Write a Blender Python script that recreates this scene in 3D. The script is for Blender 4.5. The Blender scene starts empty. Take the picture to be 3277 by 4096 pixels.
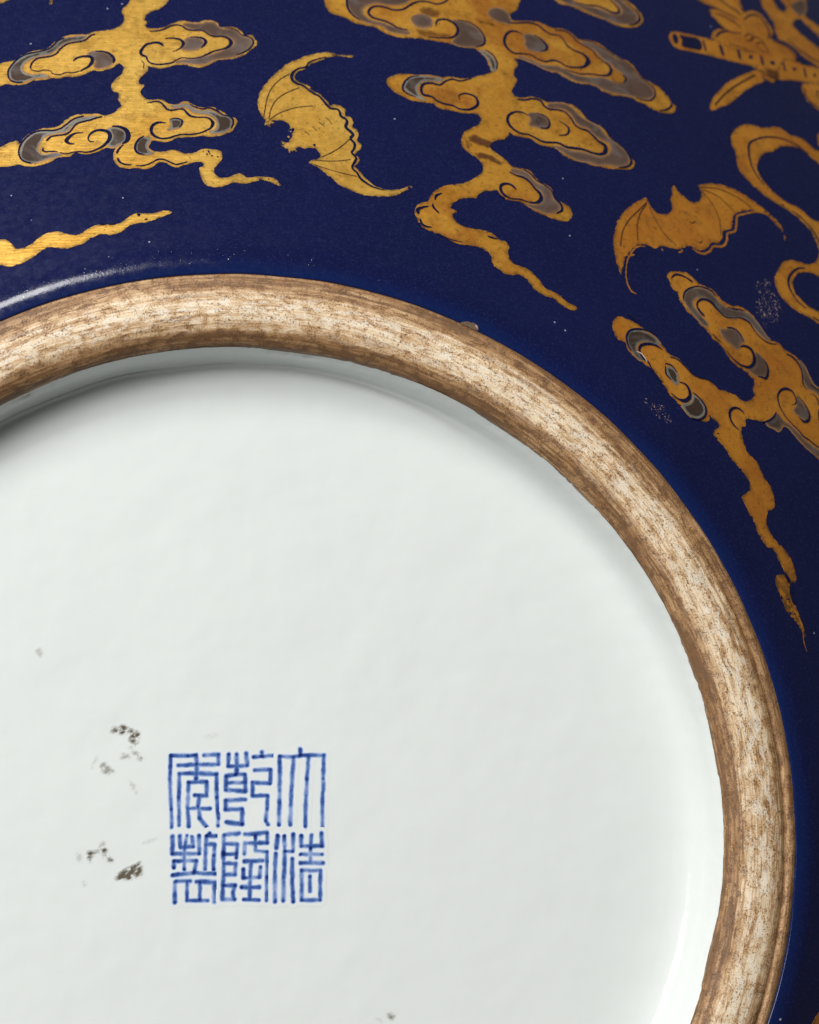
import bpy, math, random
import numpy as np
from mathutils import Vector
from mathutils.geometry import delaunay_2d_cdt

# A large porcelain vase stood on its mouth, seen from just above its foot.
# Units: metres; R is the outer radius of the foot ring, H the height of the foot plane.
R = 0.085
random.seed(7); rng = np.random.default_rng(7)
scene = bpy.context.scene
col = scene.collection

# --- the vase's profile, in foot-ring radii: plan radius r -> height z (foot plane = 0) ---
SLOPES = [(0.98, 2), (1.004, 4), (1.012, 8), (1.022, 15), (1.034, 26), (1.045, 31), (1.08, 32.5), (1.3, 33.5),
          (1.6, 35.5), (1.9, 39), (2.2, 44.5), (2.5, 53), (2.75, 65), (2.9, 80)]
_r = np.linspace(0.98, 2.90, 3841)
_s = np.tan(np.radians(np.interp(_r, [p[0] for p in SLOPES], [p[1] for p in SLOPES])))
_z = -np.concatenate([[0], np.cumsum((_s[1:] + _s[:-1]) / 2 * np.diff(_r))])
_z -= np.interp(1.0, _r, _z)
def zprof(r):
    return np.interp(r, _r, _z)
ZFLOOR = -0.105

ZB = float(_z[-1])
UPPER = [(2.97, ZB - .45), (2.93, ZB - .95), (2.72, ZB - 1.5), (2.3, ZB - 2.05), (1.7, ZB - 2.5), (1.15, ZB - 2.9),
         (.84, ZB - 3.4), (.74, ZB - 4.1), (.74, ZB - 5.0), (.80, ZB - 5.5), (.95, ZB - 5.8), (.99, ZB - 5.86)]
H = -UPPER[-1][1] * R

# ---------------------------------------------------------------- camera
cam_d = bpy.data.cameras.new('camera'); cam = bpy.data.objects.new('camera', cam_d); col.objects.link(cam)
cam.location = (-.2514 * R, .2317 * R, 4.046 * R + H)
cam.rotation_euler = (.0846, -.1349, 0)
cam_d.sensor_fit = 'VERTICAL'; cam_d.sensor_height = 36.0; cam_d.sensor_width = 36.0
cam_d.lens = 36.0 * 9200 / 4096
cam_d.clip_start = .01; cam_d.clip_end = 50
cam_d.dof.use_dof = True; cam_d.dof.focus_distance = 4.17 * R
cam_d.dof.aperture_fstop = 24
scene.camera = cam

# ---------------------------------------------------------------- light: a big softbox at the upper left, a small one beside it, dim even surroundings
w = bpy.data.worlds.new('World'); scene.world = w; w.use_nodes = True
w.node_tree.nodes['Background'].inputs[0].default_value = (1, .97, .92, 1)
w.node_tree.nodes['Background'].inputs[1].default_value = .078
def softbox(name, az, el, dist, size, power, color):
    d = bpy.data.lights.new(name, 'AREA'); d.shape = 'RECTANGLE'; d.size = size[0]; d.size_y = size[1]
    d.energy = power; d.color = color
    o = bpy.data.objects.new(name, d); col.objects.link(o)
    a, e = math.radians(az), math.radians(el)
    v = Vector((math.cos(e) * math.cos(a), math.cos(e) * math.sin(a), math.sin(e)))
    o.location = Vector((0, 0, H)) + v * dist
    o.rotation_euler = v.to_track_quat('Z', 'Y').to_euler()
    return o
softbox('key_softbox', 148, 49, 1.0, (.52, .38), 9.5, (1, .985, .96))
softbox('side_softbox', 117, 39, 1.0, (.40, .27), 5.4, (1, .985, .97))
vs = scene.view_settings
vs.view_transform = 'Standard'; vs.look = 'None'; vs.exposure = 0; vs.gamma = 1; vs.use_curve_mapping = False

# ---------------------------------------------------------------- material helpers
class NT:
    def __init__(s, name):
        s.m = bpy.data.materials.new(name); s.m.use_nodes = True
        s.t = s.m.node_tree; s.n = s.t.nodes; s.n.clear()
        s.out = s.n.new('ShaderNodeOutputMaterial'); s.b = s.n.new('ShaderNodeBsdfPrincipled')
        s.t.links.new(s.b.outputs[0], s.out.inputs[0])
    def set(s, node, i, v):
        if v is None: return
        if hasattr(v, 'is_output') or isinstance(v, bpy.types.NodeSocket): s.t.links.new(v, node.inputs[i])
        else:
            inp = node.inputs[i]
            if hasattr(inp.default_value, '__len__') and not hasattr(v, '__len__'): v = (v,) * len(inp.default_value)
            if hasattr(v, '__len__') and len(inp.default_value) == 4 and len(v) == 3: v = (*v, 1)
            inp.default_value = v
    def pos(s):
        return s.n.new('ShaderNodeTexCoord').outputs['Object']
    def uv(s):
        return s.n.new('ShaderNodeTexCoord').outputs['UV']
    def attr(s, name):
        a = s.n.new('ShaderNodeAttribute'); a.attribute_name = name; return a.outputs['Fac']
    def map(s, v, scale, loc=(0, 0, 0), rot=(0, 0, 0)):
        m = s.n.new('ShaderNodeMapping'); s.set(m, 0, v); m.inputs['Scale'].default_value = scale; m.inputs['Location'].default_value = loc; m.inputs['Rotation'].default_value = rot; return m.outputs[0]
    def noise(s, v, scale, detail=4, rough=.55, dist=0):
        m = s.n.new('ShaderNodeTexNoise'); s.set(m, 'Vector', v); m.inputs['Scale'].default_value = scale; m.inputs['Detail'].default_value = detail
        m.inputs['Roughness'].default_value = rough; m.inputs['Distortion'].default_value = dist; return m.outputs[0]
    def voro(s, v, scale, rnd=1):
        m = s.n.new('ShaderNodeTexVoronoi'); s.set(m, 'Vector', v); m.inputs['Scale'].default_value = scale; m.inputs['Randomness'].default_value = rnd; return m.outputs['Distance'], m.outputs['Color']
    def ramp(s, f, stops):
        m = s.n.new('ShaderNodeValToRGB'); s.set(m, 0, f); r = m.color_ramp
        while len(r.elements) < len(stops): r.elements.new(.5)
        for e, (p, c) in zip(r.elements, stops):
            e.position = p; e.color = (c, c, c, 1) if not hasattr(c, '__len__') else (*c, 1)
        return m.outputs[0]
    def mr(s, f, a, b, c=0., d=1.):
        m = s.n.new('ShaderNodeMapRange'); s.set(m, 0, f)
        for i, v in zip((1, 2, 3, 4), (a, b, c, d)): m.inputs[i].default_value = v
        return m.outputs[0]
    def math(s, op, a, b=None):
        m = s.n.new('ShaderNodeMath'); m.operation = op; s.set(m, 0, a); s.set(m, 1, b); return m.outputs[0]
    def mix(s, f, a, b):
        m = s.n.new('ShaderNodeMix'); m.data_type = 'RGBA'; s.set(m, 0, f); s.set(m, 6, a); s.set(m, 7, b); return m.outputs[2]
    def length(s, v):
        m = s.n.new('ShaderNodeVectorMath'); m.operation = 'LENGTH'; s.set(m, 0, v); return m.outputs['Value']
    def bump(s, h, strength, dist, normal=None):
        m = s.n.new('ShaderNodeBump'); s.set(m, 'Height', h); m.inputs['Strength'].default_value = strength; m.inputs['Distance'].default_value = dist
        s.set(m, 'Normal', normal); return m.outputs[0]
    def P(s, **k):
        for a, v in k.items(): s.set(s.b, a.replace('_', ' '), v)
        return s.m

MAT = {}
def blue_nodes(name, dark=1.0):
    t = NT(name); p = t.pos()
    r = t.math('DIVIDE', t.length(t.map(p, (1, 1, 0))), R)
    n1 = t.noise(p, 60, 3); n2 = t.noise(p, 2600, 2, .6); n3 = t.noise(p, 700, 3)
    c = t.mix(n1, (.0024 * dark, .0046 * dark, .036 * dark), (.0046 * dark, .0074 * dark, .056 * dark))
    c = t.mix(t.mr(n2, .52, .70, 0, .55 * dark), c, (.014, .022, .092))
    thin = t.mr(t.math('ADD', t.math('ADD', r, t.mr(n3, 0, 1, -.006, .006)), t.mr(n1, .3, .7, -.008, .008)), 1.0, 1.030, 1, 0)     # the glaze thins and brightens at the foot
    c = t.mix(t.math('MULTIPLY', thin, .48), c, (.002, .017, .095))
    d, cc = t.voro(p, 240); sp = t.math('MULTIPLY', t.math('LESS_THAN', d, .038), t.math('GREATER_THAN', cc, .5))
    d2, cc2 = t.voro(p, 95); sp2 = t.math('MULTIPLY', t.math('LESS_THAN', d2, .018), t.math('GREATER_THAN', cc2, .4))
    sp = t.math('MAXIMUM', sp, sp2)
    c = t.mix(t.math('MULTIPLY', sp, .55), c, (.5, .55, .65))
    polish = t.mr(r, 1.03, 1.07, .11, 0)
    nb = t.bump(t.math('ADD', n2, t.math('MULTIPLY', n3, .6)), .07, .0002)
    return t.P(Base_Color=c, Roughness=t.math('SUBTRACT', t.mr(n3, .3, .7, .21, .34), polish), Normal=nb, Specular_IOR_Level=.5)
MAT['blue'] = blue_nodes('cobalt_blue_glaze')
MAT['line'] = blue_nodes('dark_blue_line', .65)

def white_nodes(name, ink=None, inkcol=None):
    t = NT(name); p = t.pos()
    n = t.noise(p, 28, 3); n2 = t.noise(p, 120, 3)
    c = t.mix(n, (.725, .762, .748), (.695, .733, .722))
    d, cc = t.voro(p, 130); sp = t.math('MULTIPLY', t.math('LESS_THAN', d, .035), t.math('GREATER_THAN', cc, .72))
    c = t.mix(t.math('MULTIPLY', sp, .45), c, (.25, .26, .24))
    if ink:
        f = t.attr('ink')
        if ink == 'seal':
            g = t.noise(p, 1500, 3, .7); g2 = t.noise(p, 330, 2)
            f2 = t.math('MULTIPLY', f, t.mr(g, .25, .75, .72, 1.15))
            blue = t.ramp(t.math('MULTIPLY', f2, t.mr(g2, .3, .7, .8, 1.15)), [(0, (.74, .79, .84)), (.26, (.34, .44, .68)), (.50, (.078, .160, .41)), (.74, (.026, .062, .25)), (1, (.008, .014, .085))])
            c = t.mix(t.mr(f, .0, .16), c, blue)
        else:
            c = t.mix(t.math('MULTIPLY', f, .95), c, (.085, .064, .034))
    nb = t.bump(t.math('ADD', t.noise(p, 95, 2), t.math('MULTIPLY', t.noise(p, 300, 2), .22)), .25, .0010)
    return t.P(Base_Color=c, Roughness=.14, Normal=nb, Coat_Weight=0., Specular_IOR_Level=.5)
MAT['white'] = white_nodes('white_glaze')
MAT['seal'] = white_nodes('underglaze_blue', 'seal')
MAT['smudge'] = white_nodes('brown_smudge', 'dirt')

def biscuit():
    t = NT('worn_biscuit'); uv = t.uv()
    v = t.n.new('ShaderNodeSeparateXYZ'); t.set(v, 0, uv); V = v.outputs[1]
    warp = t.n.new('ShaderNodeVectorMath'); warp.operation = 'ADD'; t.set(warp, 0, uv)
    wn = t.n.new('ShaderNodeTexNoise'); t.set(wn, 'Vector', t.map(uv, (14, 6, 1))); wn.inputs['Scale'].default_value = 1; wn.inputs['Detail'].default_value = 3
    wm = t.n.new('ShaderNodeVectorMath'); wm.operation = 'MULTIPLY_ADD'; t.set(wm, 0, wn.outputs[1]); wm.inputs[1].default_value = (.03, .10, 0); wm.inputs[2].default_value = (-.015, -.05, 0)
    t.set(warp, 1, wm.outputs[0]); q = warp.outputs[0]
    streak = t.noise(t.map(q, (7, 20, 1)), 1.0, 9, .68)                # stains dragged round by the wheel
    line = t.noise(t.map(uv, (1.6, 40, 1), (2, 0, 0)), 1.0, 7, .66)       # fine concentric tool lines
    blot = t.noise(t.map(q, (40, 11, 1), (3, 1, 0)), 1.0, 8, .72)       # soaked-in patches
    grain = t.noise(t.map(q, (420, 78, 1)), 1.0, 3, .7)
    speck = t.noise(t.map(q, (300, 60, 1), (5, 5, 0)), 1.0, 2, .6)
    rust = t.noise(t.map(q, (22, 11, 1), (7, 2, 0)), 1.0, 5, .7)
    big = t.noise(t.map(uv, (7, 3, 1), (9, 4, 0)), 1.0, 3)
    edge = t.ramp(V, [(0, .9), (.12, .85), (.21, .72), (.29, .34), (.37, .08), (.48, 0), (.57, .10), (.63, .45), (.69, .9), (1, 1)])
    d = t.math('ADD', t.math('MULTIPLY', edge, .56), t.mr(streak, .42, .64, 0, .38))
    d = t.math('ADD', d, t.mr(blot, .48, .62, 0, .30))
    d = t.math('ADD', d, t.mr(line, .36, .64, -.13, .17))
    d = t.math('ADD', d, t.mr(grain, .35, .65, -.10, .13))
    d = t.math('ADD', d, t.mr(big, .3, .7, -.13, .10))
    d = t.mr(d, .06, .82, -.02, .86)
    c = t.ramp(d, [(.0, (.80, .66, .47)), (.22, (.62, .425, .24)), (.42, (.45, .275, .132)), (.64, (.29, .155, .066)), (.86, (.165, .084, .036)), (1, (.095, .046, .020))])
    c = t.mix(t.math('MULTIPLY', t.mr(rust, .53, .66), .55), c, (.30, .135, .04))
    pale = t.math('MULTIPLY', t.mr(t.noise(t.map(q, (26, 15, 1), (1, 7, 0)), 1.0, 9, .72), .50, .56), t.ramp(V, [(.26, 0), (.37, .8), (.47, 1), (.57, .4), (.68, 0)]))
    c = t.mix(t.math('MULTIPLY', pale, .8), c, (.82, .74, .61))
    sm = t.math('MULTIPLY', t.mr(speck, .55, .62), t.mr(blot, .40, .54))
    c = t.mix(t.math('MULTIPLY', sm, .85), c, (.085, .040, .015))
    h = t.math('ADD', t.math('MULTIPLY', line, .6), t.math('SUBTRACT', t.math('MULTIPLY', grain, .5), t.math('MULTIPLY', sm, .6)))
    return t.P(Base_Color=c, Roughness=t.mr(streak, .3, .7, .40, .60), Normal=t.bump(h, .30, .0004), Specular_IOR_Level=.45)
MAT['biscuit'] = biscuit()

def gold(name, c1, c2, rough=.40, metal=.6, red=0.):
    t = NT(name); p = t.pos()
    n1 = t.noise(p, 110, 4); n2 = t.noise(p, 900, 3, .6); n3 = t.noise(p, 330, 5, .65); e = t.attr('edge')
    c = t.mix(t.mr(n1, .3, .7), c1, c2)
    if red: c = t.mix(t.math('MULTIPLY', t.mr(t.noise(p, 85, 5, .65), .46, .62), red), c, (.52, .165, .022))
    dark = t.math('MULTIPLY', t.mr(n3, .52, .66), .36)
    c = t.mix(dark, c, (.20, .085, .018))
    pits = t.math('MULTIPLY', t.mr(t.noise(p, 1500, 2, .7), .61, .67), .45)
    c = t.mix(pits, c, (.07, .04, .02))
    ed = t.math('MULTIPLY', t.math('SUBTRACT', 1, e), t.mr(n2, .40, .56))
    c = t.mix(t.math('MULTIPLY', ed, .85), c, (.11, .055, .022))
    bare = t.mr(t.math('SUBTRACT', t.noise(p, 1100, 3, .65), t.math('MULTIPLY', e, .55)), .555, .585, 1, 0)
    t.set(t.b, 'Alpha', bare)                                                   # rubbed through at the very edge
    sc = t.noise(t.map(p, (260, 2600, 900), rot=(0, 0, .9)), 1.0, 3, .6)
    nb = t.bump(t.math('ADD', sc, t.math('MULTIPLY', n2, .6)), .34, .00018)
    return t.P(Base_Color=c, Metallic=metal, Roughness=t.mr(n2, .3, .7, rough - .07, rough + .1), Normal=nb, IOR=1.7)
MAT['gold'] = gold('lit_gilding', (.95, .585, .120), (.82, .44, .064))
MAT['gold_half_lit'] = gold('half_lit_gilding', (.90, .47, .064), (.72, .31, .032), red=.75)
MAT['gold_shaded'] = gold('shaded_gilding', (.80, .35, .040), (.62, .235, .022), metal=.5, red=.6)  # same gilding, redder and darker: the shaded side painted in
MAT['copper'] = gold('copper_toned_gilding', (.68, .38, .17), (.56, .29, .12))
MAT['patch'] = gold('orange_gilding', (.66, .29, .035), (.58, .24, .03))

def silver(name, core, rim, w):
    t = NT(name); p = t.pos()
    n = t.noise(p, 420, 5, .65); n2 = t.noise(p, 130, 3); e = t.attr('edge')
    f = t.mr(t.math('ADD', e, t.mr(n, .3, .7, -.28, .28)), w[0], w[1])
    c = t.mix(f, rim, core)
    c = t.mix(t.mr(n2, .35, .65, 0, .6), c, tuple(x * .5 for x in core))
    c = t.mix(t.mr(t.noise(p, 240, 4, .6, .6), .5, .68, 0, .55), c, (.175, .155, .145))
    c = t.mix(t.mr(n, .62, .75, 0, .6), c, tuple(min(1, x * 1.7) for x in core))
    return t.P(Base_Color=c, Metallic=.25, Roughness=.48, Normal=t.bump(n, .2, .0002))
MAT['s_d'] = silver('tarnished_brown_silver', (.060, .036, .026), (.24, .25, .22), (.30, .55))
MAT['s_d2'] = silver('tarnished_dark_silver', (.105, .068, .05), (.17, .14, .12), (.2, .6))
MAT['s_m'] = silver('mauve_grey_silver', (.120, .074, .055), (.21, .125, .075), (.1, .85))
MAT['brown'] = silver('dark_tarnish', (.07, .042, .034), (.1, .07, .05), (.1, .6))
def vein():
    t = NT('incised_line'); return t.P(Base_Color=(.045, .022, .012), Roughness=.6)
MAT['vein'] = vein()
def stain():
    t = NT('burnt_stain'); p = t.pos(); e = t.attr('edge'); n = t.noise(p, 650, 5, .7)
    c = t.mix(n, (.045, .016, .006), (.17, .062, .016))
    b = t.P(Base_Color=c, Roughness=.55, Metallic=.2)
    a = t.math('MULTIPLY', t.mr(t.math('ADD', t.math('MULTIPLY', e, .5), n), .44, .74), t.attr('amount'))
    t.set(t.b, 'Alpha', a); return b
MAT['stain'] = stain()
def glint():
    t = NT('bare_scratch'); return t.P(Base_Color=(.78, .72, .66), Roughness=.25)
MAT['glint'] = glint()
def rub_glint_mat():
    t = NT('rubbed_glaze_glint'); return t.P(Base_Color=(.40, .27, .235), Roughness=.25)  # pale colour stands in for glints on worn glaze and the chip
MAT['rub_glint'] = rub_glint_mat()
def chipmat():
    t = NT('broken_edge'); n = t.noise(t.pos(), 1200, 4, .7); return t.P(Base_Color=t.mix(n, (.055, .036, .022), (.17, .105, .055)), Roughness=.6)
MAT['chip'] = chipmat()
def scuff_glint():
    t = NT('scuffed_glaze_glint'); p = t.pos(); n = t.noise(p, 2100, 3, .7); n2 = t.noise(p, 420, 3, .6)
    t.P(Base_Color=(.42, .33, .31), Roughness=.22)  # pale colour painted in for the speckled glints of the abraded glaze
    t.set(t.b, 'Alpha', t.math('MULTIPLY', t.mr(t.math('ADD', t.math('ADD', n, t.mr(n2, .3, .7, -.08, .08)), t.math('MULTIPLY', t.attr('edge'), .10)), .62, .74), .8)); return t.m
MAT['scuff_glint'] = scuff_glint()

# ---------------------------------------------------------------- mesh helpers
def link(name, verts, faces, mat, parent, smooth=True, attrs=None, uv=None, label=None):
    me = bpy.data.meshes.new(name); me.from_pydata([tuple(v) for v in verts], [], faces)
    if smooth: me.polygons.foreach_set('use_smooth', [True] * len(me.polygons))
    for k, a in (attrs or {}).items():
        at = me.attributes.new(k, 'FLOAT', 'POINT'); at.data.foreach_set('value', np.asarray(a, dtype=np.float32))
    if uv is not None:
        ul = me.uv_layers.new(name='UVMap'); li = np.empty(len(me.loops), np.int32); me.loops.foreach_get('vertex_index', li)
        ul.data.foreach_set('uv', np.asarray(uv, np.float32)[li].ravel())
    me.materials.append(MAT[mat]); me.update()
    o = bpy.data.objects.new(name, me); col.objects.link(o); o.parent = parent
    if label: o['label'] = label
    return o

SEAM = math.radians(-125)                 # where the turned surfaces close, on the unseen side
def lathe(name, ring, nseg, mat, parent, label=None):
    """ring: list of (r, z) arrays or constants, one per step along the profile; r and z may be functions of theta"""
    th = SEAM + np.linspace(0, 2 * math.pi, nseg + 1)
    V = []; UVs = []; n = len(ring); s = 0; last = None
    for (r, z) in ring:
        rr = (r(th) if callable(r) else r) + 0 * th; zz = (z(th) if callable(z) else z) + 0 * th
        cur = (rr.mean(), zz.mean()); s += math.hypot(cur[0] - last[0], cur[1] - last[1]) if last else 0; last = cur
        V.append(np.c_[rr * np.cos(th) * R, rr * np.sin(th) * R, zz * R + H]); UVs.append(np.c_[th, np.full(nseg + 1, s)])
    U = np.concatenate(UVs); U[:, 1] /= max(s, 1e-9)
    m = nseg + 1; faces = []
    for i in range(n - 1):
        for j in range(nseg):
            a = i * m + j; faces.append((a, a + m, a + m + 1, a + 1))
    return link(name, np.concatenate(V), faces, mat, parent, uv=U, label=label)

def pts(s):
    return np.array([[float(c) * 1e-4 for c in q.split(',')] for q in s.split()])
def spline(p, step, closed):
    """centripetal-ish Catmull-Rom through p, resampled about every step"""
    n = len(p); out = []
    rngi = range(n) if closed else range(n - 1)
    for i in rngi:
        if closed: a, b, c, d = p[i - 1], p[i], p[(i + 1) % n], p[(i + 2) % n]
        else: a, b, c, d = p[max(i - 1, 0)], p[i], p[i + 1], p[min(i + 2, n - 1)]
        L = np.linalg.norm(c - b); k = max(1, int(round(L / step)))
        la, lc = np.linalg.norm(b - a), np.linalg.norm(d - c)
        m1 = (c - a) * (L / max(L + la, 1e-9)); m2 = (d - b) * (L / max(L + lc, 1e-9))
        t = np.arange(k)[:, None] / k
        out.append((2 * t**3 - 3 * t**2 + 1) * b + (t**3 - 2 * t**2 + t) * m1 + (-2 * t**3 + 3 * t**2) * c + (t**3 - t**2) * m2)
    if not closed: out.append(p[-1:])
    return np.concatenate(out)
def wobble(n, period, amp):
    k = max(4, int(n / period)); c = rng.normal(0, 1, k); x = np.arange(n) / n * k
    i = x.astype(int); f = x - i; f = f * f * (3 - 2 * f)
    return amp * (c[i % k] * (1 - f) + c[(i + 1) % k] * f)
PX = 1 / 2300.
def on_body(xy, off):
    """plan coordinates (ring radii) -> point on the body, lifted off along the surface normal"""
    r = np.hypot(xy[:, 0], xy[:, 1]); z = zprof(r); dz = (zprof(r + 1e-3) - zprof(r - 1e-3)) / 2e-3
    n = np.c_[-dz * xy[:, 0] / r, -dz * xy[:, 1] / r, np.ones(len(r))]; n /= np.linalg.norm(n, axis=1)[:, None]
    q = np.c_[xy, z] + n * off
    return np.c_[q[:, 0] * R, q[:, 1] * R, q[:, 2] * R + H]
def inside(poly, q):
    x, y = q[:, 0], q[:, 1]; r = np.zeros(len(q), bool); px, py = poly[:, 0], poly[:, 1]; qx, qy = np.roll(px, 1), np.roll(py, 1)
    for a, b, c, d in zip(px, py, qx, qy):
        if b == d: continue
        k = (b > y) != (d > y); r ^= k & (x < (c - a) * (y - b) / (d - b) + a)
    return r
def area(poly, grid=14, edge_w=14, rough=.8, step=3.2, minpts=True):
    """closed outline -> (plan points, triangles, edge attribute, boundary loop)"""
    b = spline(poly, step * PX, True)
    if rough:
        t = np.roll(b, -1, 0) - np.roll(b, 1, 0); t /= np.linalg.norm(t, axis=1)[:, None] + 1e-12
        nrm = np.c_[-t[:, 1], t[:, 0]]
        b = b + nrm * (wobble(len(b), 5, rough * .7) + wobble(len(b), 2.2, rough * .55))[:, None] * PX
    lo, hi = b.min(0), b.max(0); g = grid * PX
    gx, gy = np.meshgrid(np.arange(lo[0], hi[0], g), np.arange(lo[1], hi[1], g)); q = np.c_[gx.ravel(), gy.ravel()]
    q = q + rng.uniform(-.3, .3, q.shape) * g
    if len(q):
        q = q[inside(b, q)]
    if len(q):
        dmin = np.concatenate([np.sqrt(((q[i:i + 400, None] - b[None]) ** 2).sum(2).min(1)) for i in range(0, len(q), 400)])
        k = dmin > .42 * g; q, dmin = q[k], dmin[k]
    else: dmin = np.zeros(0)
    allp = np.concatenate([b, q]); nb = len(b)
    S = 1000.0
    v2, e2, f2, ov, oe, of = delaunay_2d_cdt([Vector(p * S) for p in allp], [], [list(range(nb))], 1, 1e-7)
    v2 = np.array([(v.x, v.y) for v in v2]) / S
    edge = np.zeros(len(v2))
    for i, o in enumerate(ov):
        if o and o[0] >= nb: edge[i] = min(1, dmin[o[0] - nb] / (edge_w * PX))
    return v2, f2, edge
def fix(V, f):
    a, b, c = (V[i] for i in f[:3]); 
    return f if (b[0] - a[0]) * (c[1] - a[1]) - (b[1] - a[1]) * (c[0] - a[0]) > 0 else list(reversed(f))
def skirted(xy, faces, off, base):
    """lift a plan triangulation onto the body and close its rim down to `base`"""
    faces = [fix(xy, list(f)) for f in faces]; cnt = {}
    for f in faces:
        for i in range(len(f)):
            a, b = f[i], f[(i + 1) % len(f)]; cnt[(a, b)] = 1
    rim = [(a, b) for (a, b) in cnt if (b, a) not in cnt]; ids = {}
    for a, b in rim:
        for k in (a, b): ids.setdefault(k, len(xy) + len(ids))
    n = len(ids); top = list(ids)
    V = np.concatenate([on_body(xy, off), on_body(xy[top], off), on_body(xy[top], base)])
    return V, faces + [(ids[b], ids[a], ids[a] + n, ids[b] + n) for a, b in rim], top + top
def stroke(p, ws, step=3.0, rough=.35):
    """open centre line with a width at each point -> plan quad strip with rounded, tapering ends"""
    ws = list(ws) * (len(p) if len(ws) == 1 else 1); ws = np.array(ws) * 1e-4
    b = spline(p, step * PX, False); s0 = np.concatenate([[0], np.cumsum(np.linalg.norm(np.diff(p, axis=0), axis=1))]); s = np.concatenate([[0], np.cumsum(np.linalg.norm(np.diff(b, axis=0), axis=1))])
    wv = np.interp(s / max(s[-1], 1e-9), s0 / max(s0[-1], 1e-9), ws)
    endd = np.minimum(s, s[-1] - s); wv = wv * np.clip(np.sqrt(endd / (wv * .6 + 1e-9)), .15, 1)
    t = np.gradient(b, axis=0); t /= np.linalg.norm(t, axis=1)[:, None] + 1e-12; nrm = np.c_[-t[:, 1], t[:, 0]]
    h = wv / 2
    l = b + nrm * (h + wobble(len(b), 2.5, rough) * PX)[:, None]; r = b - nrm * (h + wobble(len(b), 2.5, rough) * PX)[:, None]
    n = len(b); V = np.concatenate([l, r]); F = [(i + n, i + n + 1, i + 1, i) for i in range(n - 1)]
    return V, F
class Bag:
    def __init__(s): s.V = []; s.F = []; s.E = []; s.n = 0
    def add(s, V, F, E=None):
        s.V.append(V); s.F += [tuple(i + s.n for i in f) for f in F]; s.E.append(np.ones(len(V)) if E is None else E); s.n += len(V)
    def build(s, name, mat, parent, **k):
        if s.n: return link(name, np.concatenate(s.V), s.F, mat, parent, attrs={'edge': np.concatenate(s.E)}, **k)

# ---------------------------------------------------------------- the vase
vase = bpy.data.objects.new('vase', None); col.objects.link(vase); vase.empty_display_size = .05
vase['label'] = 'cobalt blue porcelain vase with gold bats and clouds, seen at its foot'
vase['category'] = 'vase'

def ragged(seed, terms, amp):
    g = np.random.default_rng(seed); ks = g.integers(terms[0], terms[1], 22); ph = g.uniform(0, 6.28, 22); am = g.normal(0, 1, 22) / 4.7
    return lambda th: amp * sum(a * np.cos(k * th + f) for k, f, a in zip(ks, ph, am))
lip = ragged(3, (2, 60), .0009)
rs = np.concatenate([np.linspace(1.0, 1.06, 31), np.linspace(1.065, 1.3, 48), np.linspace(1.31, 2.9, 160)])
prof = [(lambda th: .9990 + lip(th), -.0040), (lambda th: 1.0002 + lip(th), -.0016), (lambda th: 1.0012 + lip(th), -.0009)]
prof += [((lambda th, r=r: r + lip(th) * max(0, 1 - (r - 1) / .02)), float(zprof(r))) for r in rs[1:]]
up = spline(np.array([(2.9, ZB)] + UPPER), .12, False)[1:]
prof += [(float(a), float(b)) for a, b in up] + [(.93, ZB - 5.80), (.78, ZB - 5.5), (.70, ZB - 5.0), (.70, ZB - 4.2)]
lathe('body', prof, 1080, 'blue', vase)

# the unglazed ring the vase stands on: rounded crown, a turned groove just inside the outer lip
RING = [(1.016, -.014), (1.004, -.006), (.998, -.0012), (.993, .0018), (.9885, .0026), (.9855, .0018), (.983, -.0008), (.980, -.0014), (.977, .0008),
        (.973, .0042), (.966, .0075), (.957, .0100), (.946, .0117), (.935, .0124), (.924, .0122), (.913, .0110), (.902, .0085), (.892, .0045),
        (.884, -.0008), (.877, -.007), (.8715, -.015), (.8690, -.030), (.868, -.05)]
rb = spline(np.array(RING), .0035, False)
wav = ragged(11, (3, 60), .0012)
SMOOTH = np.array([(1.016, -.014), (1.004, -.006), (.998, -.0012), (.990, .0020), (.980, .0042), (.973, .0059), (.966, .0078)])[::-1]
def ring_z(a, b):
    def f(th):
        d = np.abs((th - math.radians(-14) + math.pi) % (2 * math.pi) - math.pi); g = np.clip((math.radians(52) - d) / math.radians(34), 0.12, 1)
        flat = np.interp(a, SMOOTH[:, 0], SMOOTH[:, 1]) if a > .966 else b
        return b * g + flat * (1 - g) + wav(th) * (1 if .875 < a < .975 else .3)
    return f
lathe('foot_ring', [(float(a), ring_z(float(a), float(b))) for a, b in rb], 1080, 'biscuit', vase)

# the recessed, white-glazed base: ragged upper edge, sloping wall, small fillet, flat floor
rag = ragged(5, (40, 480), .0016); rag2 = ragged(8, (4, 30), .0024)
LEDGE = [(.8695, -.0222), (.8678, -.0275), (.8636, -.036), (.8605, -.065), (.8580, -.096), (.8568, -.1060), (.8556, -.1078), (.8535, -.1084), (.8524, -.1130), (.8505, -.1190), (.8465, -.1232), (.838, -.1247), (.80, -.1250)]
SOFT = [(.8695, -.0222), (.8678, -.0275), (.8640, -.038), (.8600, -.058), (.8555, -.076), (.8515, -.087), (.8475, -.0955), (.8425, -.1030), (.8365, -.1090), (.8280, -.1150), (.815, -.1203), (.795, -.1238), (.76, -.1250)]
fl = ragged(21, (3, 40), .0016)
def shallow(p, dr): return [(r - dr * min(1, max(0, -z - .03) / .07), z if z > -.03 else -.03 + (z + .03) * (-ZFLOOR - .03) / .095) for r, z in p]
LEDGE = shallow(LEDGE, .0035); SOFT = shallow(SOFT, 0)
def wallmix(th):
    d = np.degrees((th + math.pi) % (2 * math.pi) - math.pi); g = np.clip((d - 48) / 26, 0, 1) * np.clip((230 - d) / 20, 0, 1); return g * g * (3 - 2 * g)
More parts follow.
